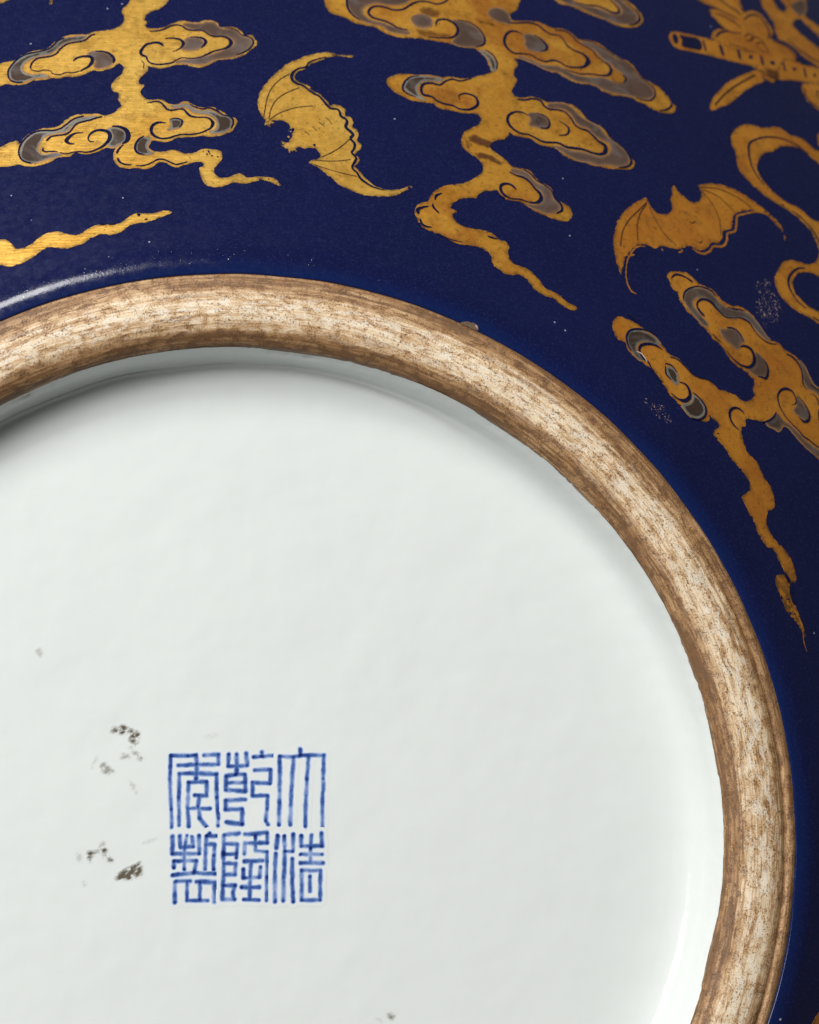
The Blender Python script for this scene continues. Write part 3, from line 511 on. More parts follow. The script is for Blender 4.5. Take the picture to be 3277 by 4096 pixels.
  ('s', '6217,14219 6390,14258 6559,14265 6718,14191 6838,14050 6963,13941 7149,13856 7279,13780 7369,13621 7495,13514 7651,13412 7772,13274 7801,13093 7722,12960 7541,12906 7316,12922 7086,12891 6895,12928 6675,12945 6467,13040 6316,13143 6214,13207 6378,13197 6565,13144 6787,13142 6978,13106 7172,13085 7353,13155 7445,13291 7426,13442 7266,13513 7112,13617 7018,13744 6854,13785 6756,13881 6694,14030 6569,14139 6402,14149 6232,14126', 'm'),
  ('k', '7289,13845 7389,13749 7476,13573 7629,13455 7753,13333 7828,13174 7840,13038 7731,12931 7537,12881', [11.2, 28.0, 28.0, 22.4, 28.0, 33.6, 44.8, 33.6, 11.2]),
  ('s', '5762,13924 5932,13961 6090,13903 6168,13772 6125,13658 5995,13610 5861,13640 5754,13658 5799,13788', 'm'),
  ('k', '5933,13967 6118,13906 6186,13759 6121,13626 5967,13607', [11.3, 22.7, 34.0, 28.4, 11.3]),
  ('b', '5889,13846 6003,13876 6060,13789 6029,13698 5928,13686 5876,13751', 0),
  ('k', '6385,13831 6539,13742 6580,13639 6508,13521 6336,13483', [8.6, 25.9, 40.2, 28.7, 8.6]),
  ('k', '5178,12501 5303,12440 5458,12398 5580,12308 5670,12171 5758,12064 5761,11948 5656,11855 5496,11855 5343,11897 5158,11899 5009,11970 4958,12096 4995,12187 5118,12224 5219,12181 5275,12100', [13.1, 26.2, 36.7, 36.7, 36.7, 52.5, 73.5, 42.0, 21.0, 21.0, 21.0, 47.2, 52.5, 47.2, 36.7, 36.7, 31.5]),
  ('s', '5239,12567 5424,12557 5552,12512 5644,12389 5739,12296 5919,12228 5999,12120 6020,11976 6116,11885 6130,11785 6009,11685 5844,11653 5689,11694 5536,11750 5463,11800 5623,11802 5736,11858 5820,11983 5798,12127 5677,12231 5560,12365 5411,12452 5256,12494', 'm'),
  ('k', '5482,12593 5630,12491 5722,12368 5872,12282 6005,12164 6052,12009 6167,11861 6165,11745 6032,11658', [15.7, 26.2, 21.0, 21.0, 26.2, 31.4, 41.9, 41.9, 13.1]),
  ('k', '4875,12059 4928,11948 5025,11885', [12.6, 30.3, 20.2]),
  ('t', '4450,13269 4570,13295 4704,13228 4908,13156 4834,13027 4638,13060 4456,13108', 0.95),
  ('t', '4524,12874 4757,12872 4958,12787 5125,12698 5022,12629 4808,12704 4603,12749', 0.95),
  ('t', '4368,13152 4500,13086 4435,12918 4371,12965', 0.5),
  ('t', '4908,16193 5087,16176 5329,16107 5309,16063 5077,16100 4916,16146', 0.9),
  ('t', '3761,16305 4004,16397 4191,16273 4109,16137 3847,16168', 0.6),
  ('t', '3639,15751 4004,15773 4359,15692 4151,15606 3691,15614', 0.55),
 ]),
 ('gilt_cloud', 'gold cloud lobe cut off by the top edge above the flute', [
  ('g', '6710,17132 6856,16941 6995,16893 7141,16883 7309,16823 7474,16745 7674,16692 7848,16652 8015,16576 8218,16525 8432,16529 8630,16602 8765,16735 8813,16871 8747,17039 8652,17185 8492,17318 8426,17453', None),
  ('s', '6874,17052 7006,16960 7177,16918 7349,16884 7542,16793 7768,16709 7997,16644 8231,16598 8485,16646 8631,16763 8660,16913 8565,17058 8409,17209 8321,17395 8114,17353 8270,17127 8330,16957 8215,16834 8031,16829 7860,16887 7686,16927 7478,16935 7252,17010 7099,17164', 'm'),
  ('k', '7252,17010 7484,16973 7758,16994 7929,16936 8099,16870 8227,16902 8249,17014 8178,17128 8080,17255', [11.9, 23.7, 29.7, 35.6, 47.5, 53.4, 41.5, 29.7, 29.7]),
  ('k', '8346,17362 8551,17146 8700,16957 8709,16814 8581,16664 8414,16597', [19.2, 25.6, 38.3, 51.1, 38.3, 12.8]),
 ]),
 ('gilt_flute', 'gold flute with dark finger holes crossing the flower', [
  ('g', '9349,16461 9399,16582 9499,16650 9648,16652 9896,16648 10169,16629 10519,16606 11029,16577 11551,16554 12085,16537 12624,16495 13394,16413 13272,16012 12748,15952 12406,15916 11898,15835 11642,15876 11370,16051 11167,16076 10657,16101 10160,16142 9789,16155 9496,16168 9413,16240 9354,16365', None),
  ('q', '9434,16514 9505,16562 9550,16515 9546,16403 9486,16295 9443,16322 9421,16420', 0),
  ('q', '9615,16556 9752,16556 10096,16530 10087,16264 9881,16236 9615,16266 9644,16423', 0),
  ('k', '10190,16536 10188,16243', [37.9]),
  ('k', '10605,16512 10616,16200', [66.4]),
  ('k', '11053,16484 11046,16189', [54.7]),
  ('k', '11645,16434 11627,16149', [55.8]),
  ('k', '12220,16384 12207,16135', [44.6]),
  ('k', '12777,16346 12754,16072', [45.4]),
  ('q', '11290,16312 11361,16384 11402,16337 11331,16265', 0),
  ('q', '11839,16275 11920,16347 11988,16301 11898,16224', 0),
  ('q', '12431,16235 12499,16299 12544,16262 12470,16196', 0),
  ('q', '12987,16198 13046,16255 13078,16220 13019,16163', 0),
 ]),
 ('gilt_flower', 'gold flower with leaves tied over the flute', [
  ('g2', '10436,16687 10528,16857 10682,16964 10873,16999 10765,17090 10673,17243 10577,17484 10747,17540 10899,17517 10735,17596 10513,17647 10285,17771 10300,17835 11465,18131 11508,17897 11538,17662 11772,17768 11957,17741 12059,17617 12164,17403 12189,17202 12084,17028 12286,16961 12510,16872 12657,16705 12674,16550 12513,16497 12310,16462 12110,16231 11917,15908 11787,15715 11641,15766 11524,15933 11394,16042 11543,16214 11576,16446 11318,16473 10993,16428 10728,16511 10523,16621', None),
  ('k', '11439,17398 11634,17566 11819,17644 11960,17560 12044,17373 12055,17138 11954,16952', [17.8, 29.7, 29.7, 29.7, 29.7, 29.7, 11.9]),
  ('k', '10688,17407 10915,17373 11124,17262 11322,17104', [9.1, 22.9, 27.4, 9.1]),
  ('k', '10645,17236 10750,17028 10987,16933 11285,16965', [12.2, 24.4, 21.9, 9.7]),
  ('k', '10918,17897 11135,17710 11301,17632 11397,17491', [31.7, 27.1, 40.7, 13.6]),
  ('k', '11300,18026 11421,17874 11474,17676', [9.6, 14.5, 9.6]),
  ('k', '10541,16695 10680,16846 10912,16944', [32.7, 45.8, 16.4]),
  ('k', '10847,17519 11068,17454 11339,17373', [14.0, 23.4, 7.0]),
  ('v', '11314,16871 11451,16990 11574,16947 11452,16788 11318,16786', [21.4]),
  ('v', '11439,16843 11656,16952 11775,16894 11828,16791', [19.0]),
  ('v', '11570,16730 11754,16817 11853,16682 11865,16528', [21.6]),
  ('v', '11590,16706 11636,16574 11791,16553', [14.6]),
  ('v', '12087,16941 12327,16913 12534,16761 12646,16572', [23.5]),
  ('v', '11490,16008 11670,15882 11820,15846 11961,15973', [25.8]),
  ('v', '10844,16564 11101,16551 11305,16526', [14.9]),
  ('t', '11630,16039 11963,16085 12031,15934 11781,15796', 0.8),
  ('q', '12606,16577 12670,16607 12657,16532 12603,16518', 0),
 ]),
 ('gilt_leaf', 'gold pointed leaf hanging below the flower and flute', [
  ('g', '11583,15748 11545,15910 11464,16008 11227,15897 10928,15725 10595,15497 10342,15262 10145,15041 10021,14862 9964,14671 10006,14640 10210,14767 10461,14891 10674,15062 10930,15297 11243,15533', None),
  ('v', '10093,14798 10384,15112 10696,15384 11002,15605 11343,15839', [32.4]),
 ]),
 ('gilt_ribbon', 'gold strap curling behind the flower in the upper right corner', [
  ('g', '12202,18335 12130,18002 12229,17723 12303,17500 12267,17281 12343,17064 12619,16958 12861,16727 13408,16460 13560,16939 13270,17219 13015,17420 12878,17626 12952,17769 13166,17892 13347,17727 13712,17402 13805,17676 13579,17890 13365,18045 13524,18416 13592,18768 12786,18508 12767,18406 12821,18263 12846,18159 12738,18002 12603,18026 12536,18179 12517,18299 12498,18421', None),
  ('s', '13024,18260 13238,18455 13467,18594 13490,18405 13368,18142 13180,18022 13064,18113', 'm'),
  ('k', '12543,17174 12753,16933 13036,16742 13448,16586', [9.3, 27.8, 27.8, 23.2]),
  ('k', '12705,16486 12843,16477 12998,16429', [60.5, 50.4, 12.6]),
  ('k', '12924,18486 13045,18234 13189,17962', [14.6, 19.4, 14.6]),
 ]),
 ('gilt_ribbon', 'gold ribbon end below the flute at the right edge', [
  ('g', '12614,15871 12739,15922 13272,16012 13029,15169 12832,15261 12653,15412 12577,15587 12552,15746', None),
  ('k', '12625,15763 12605,15538 12725,15373 12917,15266', [14.4, 28.8, 28.8, 19.2]),
  ('k', '12996,15792 12934,15626 12990,15528', [22.1]),
 ]),
 ('gilt_ribbon', 'sliver of gold ribbon on the right edge above the large loop', [
  ('g', '12637,14457 12712,14592 12845,14679 12729,14237 12627,14262', None),
 ]),
 ('gilt_ribbon', 'long looping gold ribbon running down the right edge', [
  ('g', '12693,14098 12511,14107 12381,14199 12231,14333 12059,14374 11908,14375 11805,14443 11674,14522 11494,14511 11303,14452 11181,14429 11041,14456 10838,14454 10650,14385 10463,14241 10357,14079 10329,13873 10379,13711 10363,13538 10359,13341 10425,13184 10535,13035 10698,12868 10917,12696 11121,12577 11305,12496 11514,12392 11689,12256 11834,12115 11943,11942 11992,11761 12008,11630 11969,11491 11873,11344 11739,11259 11590,11239 11423,11268 11223,11272 11042,11216 10931,11084 10819,10939 10751,10802 10749,10648 10791,10500 10876,10358 11019,10223 11196,10119 11382,10053 11541,9984 11749,9870 11805,10155 11643,10212 11457,10290 11310,10412 11195,10551 11167,10701 11208,10836 11337,10982 11492,11042 11667,11053 11806,11019 11972,10977 12242,12220 11945,12350 11799,12492 11642,12577 11449,12629 11270,12738 11098,12876 10963,13048 10858,13227 10830,13362 10897,13543 11015,13691 11155,13801 11312,13848 11415,13919 11556,14016 11745,14065 11929,14085 12103,14059 12260,13957 12414,13840 12601,13730', None),
  ('k', '12276,13960 12055,14108 11864,14190 11636,14235 11398,14229 11152,14176 10928,14077 10773,13964 10708,13795 10688,13564 10712,13343 10787,13159 10915,12957', [11.2, 25.3, 22.5, 19.7, 25.3, 28.1, 28.1, 39.4, 39.4, 33.7, 28.1, 25.3, 14.1]),
  ('k', '11469,12453 11653,12359 11798,12218 11937,12050 12016,11873 12056,11717', [12.1, 24.2, 19.3, 24.2, 29.0, 24.2]),
  ('k', '11541,11140 11361,11103 11196,10989 11082,10845 11051,10686 11102,10514 11212,10349 11386,10218', [13.4, 32.2, 42.9, 48.3, 42.9, 26.8, 21.5, 13.4]),
  ('k', '11512,10056 11707,9953', [19.6]),
  ('k', '11248,12569 11331,12549', [15.7]),
 ]),
 ('gilt_bat', 'shade-toned gold bat below the ribbon loop at right', [
  ('g', '8054,12265 7901,12191 7744,12080 7545,11912 7377,11713 7252,11450 7175,11162 7168,10884 7189,10680 7220,10547 7214,10608 7235,10477 7319,10697 7374,10860 7434,10913 7552,11065 7706,11170 7882,11191 8046,11130 8196,11194 8373,11197 8580,11170 8735,11242 8884,11278 8982,11220 9164,11225 9291,11330 9379,11413 9529,11432 9640,11536 9686,11686 9773,11752 9917,11826 9964,11979 10031,12134 10162,12227 10320,12257 10448,12324 10634,12296 10822,12268 10955,12158 11077,11992 11163,11875 11162,12023 11072,12157 10942,12286 10741,12442 10501,12593 10259,12725 10008,12799 9748,12816 9480,12777 9241,12686 9325,12643 9346,12553 9310,12418 9212,12320 9098,12297 8965,12370 8870,12449 8779,12547 8740,12633 8656,12566 8674,12458 8611,12303 8604,12156 8585,12045 8499,11961 8351,11924 8215,11960 8125,12057 8093,12179', 1.8),
  ('h', '10862,12274 10634,12296 10433,12251 10268,12187 10113,12128 10054,11955 9980,11763 9797,11683 9747,11515 9629,11374 9402,11334 9309,11226 9150,11146 9010,11171 8912,11229', [23.7, 39.6, 39.6, 35.6, 43.5, 47.5, 47.5, 43.5, 47.5, 47.5, 47.5, 47.5, 47.5, 39.6, 19.8]),
  ('h', '8671,11181 8644,11125 8570,11109', [30.7]),
  ('h', '8205,11142 8233,11093', [31.2]),
  ('h', '7875,11145 7736,11139 7623,11081 7519,10957 7429,10809', [15.2, 26.6, 34.2, 34.2, 19.0]),
  ('h', '7589,10947 7460,10875 7385,10704 7336,10451 7349,10267 7406,10135 7507,10084', [31.3, 31.3, 21.9, 21.9, 28.2, 37.6, 12.5]),
  ('h', '11172,11840 11192,11788 11162,11718', [18.7, 37.3, 14.9]),
  ('v', '8036,12154 7827,11947 7581,11702 7403,11433 7300,11089', [15.9]),
  ('v', '8030,12117 7851,11878 7735,11579 7699,11240', [15.4]),
  ('v', '8072,12050 8179,11740 8342,11441 8541,11253', [12.7]),
  ('v', '9353,12591 9544,12322 9646,11971 9616,11605', [13.6]),
  ('v', '9379,12632 9694,12529 9920,12339 10046,12210', [13.1]),
  ('v', '9276,12673 9799,12693 10292,12505 10491,12349', [13.9]),
  ('v', '8926,11837 8993,11803 9076,11864', [14.9]),
  ('v', '9050,11406 9100,11377 9165,11438', [15.0]),
 ]),
 ('gilt_cloud', 'shade-toned gold cloud at right with dark silver bands and a long thin tail', [
  ('g', '6916,9467 7018,9551 7169,9551 7315,9505 7457,9429 7600,9353 7741,9263 7849,9154 7951,9001 8058,8878 8208,8833 8315,8710 8451,8561 8596,8472 8753,8457 8902,8382 9045,8263 9203,8234 9390,8177 9537,8074 9710,8118 9825,8217 9813,8349 9878,8545 9797,8595 9726,8683 9588,8746 9454,8828 9366,8934 9299,9043 9254,9154 9182,9223 9068,9289 8999,9378 8934,9488 8827,9593 8738,9681 8649,9769 8557,9838 8493,9948 8432,10079 8423,10217 8359,10259 8301,10342 8278,10458 8232,10534 8296,10635 8494,10674 8655,10677 8802,10584 8913,10472 9068,10427 9222,10367 9332,10239 9414,10140 9570,10080 9768,10072 9957,10000 10102,9862 10207,9688 10278,9511 10397,9417 10596,9377 10693,9266 10814,9201 10936,9136 11052,9031 11141,8903 11185,8772 11233,8660 11331,8573 11538,8458 11279,6920 11121,7057 11003,7159 10860,7240 10769,7363 10676,7468 10560,7570 10461,7636 10370,7610 10269,7518 10170,7574 10026,7618 9974,7697 9867,7698 9742,7715 9553,7723 9518,7631 9510,7575 9432,7550 9404,7456 9410,7328 9433,7202 9478,7078 9549,6992 9642,6908 9701,6803 9780,6607 9877,6473 9953,6309 9970,6114 9927,6000 9802,5937 9737,5822 9736,5684 9797,5522 9880,5389 10030,5259 10148,5128 10229,4967 10276,4805 10287,4670 10235,4600 10152,4610 10109,4527 10107,4365 10176,4232 10257,4046 10308,3886 10362,3754 10379,3593 10291,3725 10158,3909 10052,4013 9963,4118 9913,4277 9834,4463 9806,4650 9866,4734 10000,4739 10060,4688 10009,4821 9932,5009 9822,5194 9666,5269 9580,5374 9502,5534 9458,5696 9352,5883 9275,6044 9249,6208 9408,6302 9456,6417 9395,6559 9271,6719 9131,6878 9025,7040 8916,7173 8831,7252 8778,7333 8791,7419 8896,7485 8909,7571 8825,7651 8738,7715 8711,7641 8625,7591 8503,7624 8352,7669 8210,7772 8127,7851 8049,7959 7913,8092 7840,8230 7740,8395 7636,8531 7524,8609 7382,8683 7271,8761 7169,8898 7128,9042 6984,9087 6909,9199', 1.8),
  ('s', '7180,9194 7285,9293 7471,9311 7649,9269 7789,9163 7838,9079 7713,9067 7565,9112 7406,9067 7331,8972 7345,8856 7448,8718 7357,8725 7253,8847 7170,9016', 'd'),
  ('k', '7802,9254 7627,9326 7414,9341 7239,9289 7154,9162 7155,9015 7211,8873', [12.0, 30.0, 36.0, 36.0, 36.0, 30.0, 12.0]),
  ('k', '7884,8965 7740,9040 7588,9055 7444,9012 7385,8918 7425,8775 7548,8669 7605,8528 7677,8389 7817,8286', [14.2, 34.1, 45.5, 45.5, 39.8, 34.1, 28.5, 17.1, 14.2, 8.5]),
  ('s', '7924,8601 8020,8624 8130,8517 8140,8372 8095,8281 8011,8346 7936,8470', 'd'),
  ('k', '7889,8685 8026,8663 8136,8517', [16.8, 22.5, 14.0]),
  ('k', '7899,8642 7894,8481 7982,8358', [16.8, 33.5, 14.0]),
  ('k', '8150,8338 8285,8298 8348,8187 8338,8056 8222,7968 8085,7991 7944,8094', [11.7, 35.1, 46.7, 64.3, 70.1, 29.2, 14.6]),
  ('s', '8399,8105 8530,8029 8637,7894 8616,7748 8475,7651 8320,7667 8210,7772 8163,7883 8326,7925 8402,8018', 'd'),
  ('k', '8421,8150 8562,8032 8658,7867 8625,7706 8470,7616 8316,7638', [17.6, 23.5, 35.3, 35.3, 29.4, 11.8]),
  ('k', '8019,8830 8171,8800 8338,8653 8476,8519 8626,8460 8813,8433 8958,8329', [11.4, 17.1, 17.1, 19.9, 17.1, 14.2, 8.5]),
  ('k', '7224,9616 7353,9554 7488,9432', [13.7]),
  ('k', '8308,10511 8418,10596 8607,10577 8783,10472', [18.7, 37.4, 24.9, 37.4]),
  ('s', '8525,10149 8626,10269 8782,10336 8951,10356 9093,10332 9204,10245 9291,10136 9381,10047 9520,9993 9687,9973 9857,9962 9978,9917 10070,9828 10160,9719 10227,9608 10295,9498 10370,9427 10284,9438 10169,9523 10076,9611 10008,9722 9913,9790 9770,9834 9594,9804 9446,9807 9329,9863 9239,9952 9152,10061 9063,10150 8942,10176 8813,10151 8716,10061 8709,9952 8784,9843 8870,9734 8959,9646 8967,9569 8886,9580 8779,9686 8676,9811 8591,9920 8537,10032', 'd2'),
  ('k', '9263,10222 9157,10340 9018,10384 8875,10397 8699,10337 8571,10243 8515,10128 8516,10030', [16.5, 28.8, 28.8, 20.6, 28.8, 28.8, 24.7, 10.3]),
  ('k', '9482,10019 9649,9998 9798,9995 9880,9975', [8.2, 24.6, 20.5, 8.2]),
  ('k', '8926,9760 8847,9849 8793,9961 8830,10064 8934,10125 9058,10119 9152,10061 9221,9969 9311,9881 9403,9802 9573,9802 9746,9821 9869,9785 9964,9717 10028,9586 10117,9478 10233,9393 10356,9347 10531,9351', [31.0, 42.6, 34.9, 31.0, 38.7, 46.5, 50.3, 42.6, 31.0, 15.5, 9.7, 19.4, 34.9, 31.0, 15.5, 15.5, 19.4, 19.4, 7.7]),
  ('k', '9044,9403 9116,9333 9216,9242', [21.3, 24.9, 8.9]),
  ('s', '9380,9535 9491,9567 9613,9541 9705,9453 9747,9321 9675,9275 9590,9150 9511,9180 9417,9248 9323,9315 9257,9425 9262,9523', 'm'),
  ('k', '9397,9576 9555,9574 9668,9488 9746,9317', [18.9, 26.4, 26.4, 9.4]),
  ('k', '9629,9192 9731,9226 9854,9196 9921,9087 9924,8952 9857,8830 9743,8786 9599,8814 9484,8889 9375,8993 9316,9083', [11.7, 39.1, 50.9, 54.8, 66.5, 66.5, 50.9, 31.3, 27.4, 19.6, 9.8]),
  ('s', '9990,9114 10090,9066 10176,8939 10208,8808 10156,8687 10038,8628 9912,8644 9794,8709 9759,8753 9894,8795 9968,8918', 'm'),
  ('k', '10124,9011 10206,8884 10206,8730 10130,8598 10056,8610 9950,8615', [9.9, 27.7, 43.6, 51.5, 27.7, 9.9]),
  ('k', '10709,9170 10844,9116 10957,9001 11012,8870 11018,8716 11013,8561 11083,8448', [18.7, 37.4, 33.7, 26.2, 26.2, 29.9, 9.4]),
  ('s', '11013,9066 11122,8921 11182,8752 11265,8586 11481,8395 11467,8316 11264,8450 11114,8493 11046,8622 11036,8815', 'm'),
  ('k', '11208,8387 11302,8281 11327,8139', [11.0, 25.6, 25.6]),
  ('k', '11185,8578 11297,8512 11484,8414', [7.8, 23.3, 19.4]),
  ('k', '10646,8095 10766,8154 10766,8287 10696,8395 10569,8425 10440,8376 10357,8268 10346,8134 10387,7986 10473,7844 10604,7705 10758,7568 10832,7481 10955,7416 11075,7332 11285,7237', [7.7, 19.3, 23.2, 30.9, 50.2, 38.6, 30.9, 27.0, 19.3, 17.4, 17.4, 19.3, 23.2, 23.2, 19.3, 23.2]),
  ('s', '10811,8291 10904,8186 10994,8061 11040,7932 10998,7815 10872,7860 10750,7925 10695,7995 10775,8079', 'm'),
  ('k', '10826,8312 10930,8207 11017,8063 11055,7914 10992,7805 10882,7785 10785,7871', [7.6, 19.1, 26.8, 38.2, 53.5, 38.2, 9.6]),
  ('s', '9994,7690 10112,7756 10236,7860 10305,7885 10375,7779 10382,7686 10273,7546 10151,7591 10029,7637', 'm'),
  ('b', '10038,7694 10226,7794 10322,7718 10285,7621 10113,7625', 0),
  ('k', '10269,7929 10185,7809 10041,7716 9898,7687', [13.5, 36.0, 31.5, 11.2]),
  ('s', '10353,7777 10474,7712 10614,7631 10749,7511 10862,7390 11024,7291 11269,7143 11254,7048 11045,7144 10886,7261 10750,7380 10637,7502 10506,7640 10382,7686', 'm'),
  ('k', '11315,8071 11283,7973 11274,7830', [27.5]),
  ('k', '9513,7807 9452,7885 9353,7923 9244,7895 9179,7806 9180,7677 9237,7571 9333,7487', [11.3, 26.4, 33.9, 48.9, 48.9, 33.9, 30.1, 9.4]),
  ('k', '8826,7370 8888,7375', [12.5]),
  ('w', '7317,8868 7405,8846 7470,8764 7518,8672', [12.3]),
  ('q', '9999,4788 10067,4742 10137,4623 10089,4586 10025,4673', 0),
  ('q', '10126,4528 10167,4448 10131,4366 10093,4445', 0),
  ('q', '10118,4311 10185,4254 10166,4205 10117,4244', 0),
  ('f', '10277,3912 10280,3910', 0.1),
  ('h', '10299,3806 10326,3672 10331,3512 10387,3326', [26.5, 21.2, 15.9, 8.0]),
 ]),
 ('gilt_fleck', 'gold cloud edge in the lower right corner', [
  ('g', '10673,-3125 10460,-3287 10374,-3507 10696,-3541', None),
 ]),
]
SEAL = {
 'tl': ['-1185,1451 -875,1450 -731,1460', '-1185,1451 -1198,1039 -1166,505 -1157,187', '-731,1460 -719,1305 -727,1037', '-1049,1276 -729,1295 -336,1294 -337,1469 -596,1460', '-1027,1131 -728,1136 -366,1118', '-1027,1121 -1034,710 -1026,217', '-366,1118 -363,706 -329,336 -333,202', '-861,976 -541,985 -539,738 -756,749', '-861,976 -878,524 -855,195', '-673,739 -692,543 -660,338 -535,183', '-868,514 -475,511'],
 'tm': ['-151,1469 -160,1262 183,1271 161,1489', '-9,1468 -7,1117', '-190,1087 -24,1107 142,1112 155,817 -198,839 -196,1077', '-168,963 143,972', '145,662 -197,654 -196,489 94,498 96,230 -184,263', '296,1426 432,1436 661,1446', '442,1509 457,1436', '319,1188 600,1198 591,949 278,971 280,734 550,732 541,495 521,289 563,216'],
 'tr': ['765,1435 1016,1424 1142,1449 1561,1454', '1135,1559 1135,1455', '765,1435 768,824 755,215', '1016,1414 977,823 959,214', '1288,1434 1258,1029 1239,615 1230,181', '1561,1454 1552,1028 1538,613 1540,168'],
 'bl': ['-1141,23 -1139,-284 -665,-288 -668,30', '-1012,22 -996,-173 -769,-164 -802,10', '-884,31 -924,-173 -925,-562', '-1116,-530 -1117,-417 -716,-411 -745,-605', '-482,69 -534,19 -358,21', '-534,19 -549,-125 -388,-126 -407,-321 -406,-567', '-549,-125 -560,-566', '-1135,-662 -755,-625 -384,-645', '-1073,-775 -816,-768', '-1093,-785 -1090,-1142', '-878,-777 -875,-1114 -505,-1118', '-713,-779 -383,-792 -391,-1140', '-651,-790 -645,-1096'],
 'bm': ['45,66 -224,37 -232,-281 -230,-610 -247,-1101 -30,-1103', '-223,-117 15,-129 -4,-366', '-222,-302 -4,-300', '-220,-466 -14,-468 -23,-663 -219,-661', '-218,-856 -22,-858 -62,-980 -51,-1103', '149,44 543,72 548,-103 150,-110 141,-295', '336,33 337,-245 545,-267 547,-720 539,-1130', '141,-428 463,-421', '266,-440 246,-696 243,-1106', '121,-572 122,-726 412,-718 432,-534', '92,-889 413,-893', '135,-1105 404,-1118'],
 'br': ['731,19 711,-197', '701,-300 688,-618 695,-1152', '856,8 867,-260 1013,-261 1012,38', '867,-260 849,-723 840,-1133', '1003,-395 1001,-827 1017,-1156', '1158,16 1159,-169 1535,-173 1523,55', '1346,25 1326,-212 1327,-460', '1149,-314 1535,-317', '1149,-468 1556,-472', '1171,-602 1505,-605 1502,-1130 1173,-1127 1171,-602', '1317,-707 1318,-974'],
}
SMUDGES = [
 ('-3595,3345 -3506,3358 -3480,3293 -3504,3203 -3594,3280', 0.35),
 ('-2262,1918 -2097,2008 -1942,1951 -1788,1891 -1730,1801 -1831,1634 -1940,1719 -1910,1822 -2095,1828 -2223,1866', 1.0),
 ('-2103,1411 -2002,1506 -1898,1429 -1962,1395', 0.5),
 ('-1874,1531 -1771,1518 -1667,1415 -1705,1351 -1809,1428', 0.6),
 ('-1939,1596 -1867,1634 -1882,1583', 0.5),
 ('-2587,1226 -2513,1443 -2469,1438 -2549,1238', 0.3),
 ('-2427,1315 -2358,1327 -2191,1186 -2292,1130 -2426,1182', 0.65),
 ('-1933,1018 -1817,941 -1771,774 -1815,800', 0.3),
 ('-2646,-247 -2456,-205 -2329,-155 -2277,-271 -2186,-411 -2327,-385 -2417,-282 -2531,-332 -2593,-421', 1.0),
 ('-2837,-266 -2748,-279 -2758,-432 -2797,-419', 0.3),
 ('-2469,-142 -2343,-53 -2329,-143', 0.45),
 ('-2158,-692 -2019,-566 -1841,-491 -1714,-416 -1686,-658 -1838,-733 -2093,-743', 1.05),
 ('-1678,-92 -1538,-21 -1372,3 -1512,-68', 0.35),
 ('-2729,-775 -2678,-750 -2665,-852', 0.25),
 ('-588,1799 -394,1851 -368,1820 -549,1773', 0.25),
 ('2711,-3160 2774,-3139 2855,-3185 2810,-3264 2742,-3227', 0.9),
 ('2517,-3232 2584,-3216 2593,-3295 2539,-3285', 0.4),
]
RUBS = [('10315,10702 10553,10794 10676,10503 10800,10214 10720,9903 10364,9643 10218,9805 10161,10097', 240), ('7286,7982 7497,7971 7724,7847 7887,7689 7860,7488 7677,7503 7465,7741', 110)]
CHIP = '3888,9201 4021,9231 4141,9219 4212,9157 4221,9069 4126,9101 3994,9156'
CHIP_GLINT = '4164,9161 4185,9172 4211,9146 4221,9104 4190,9124'

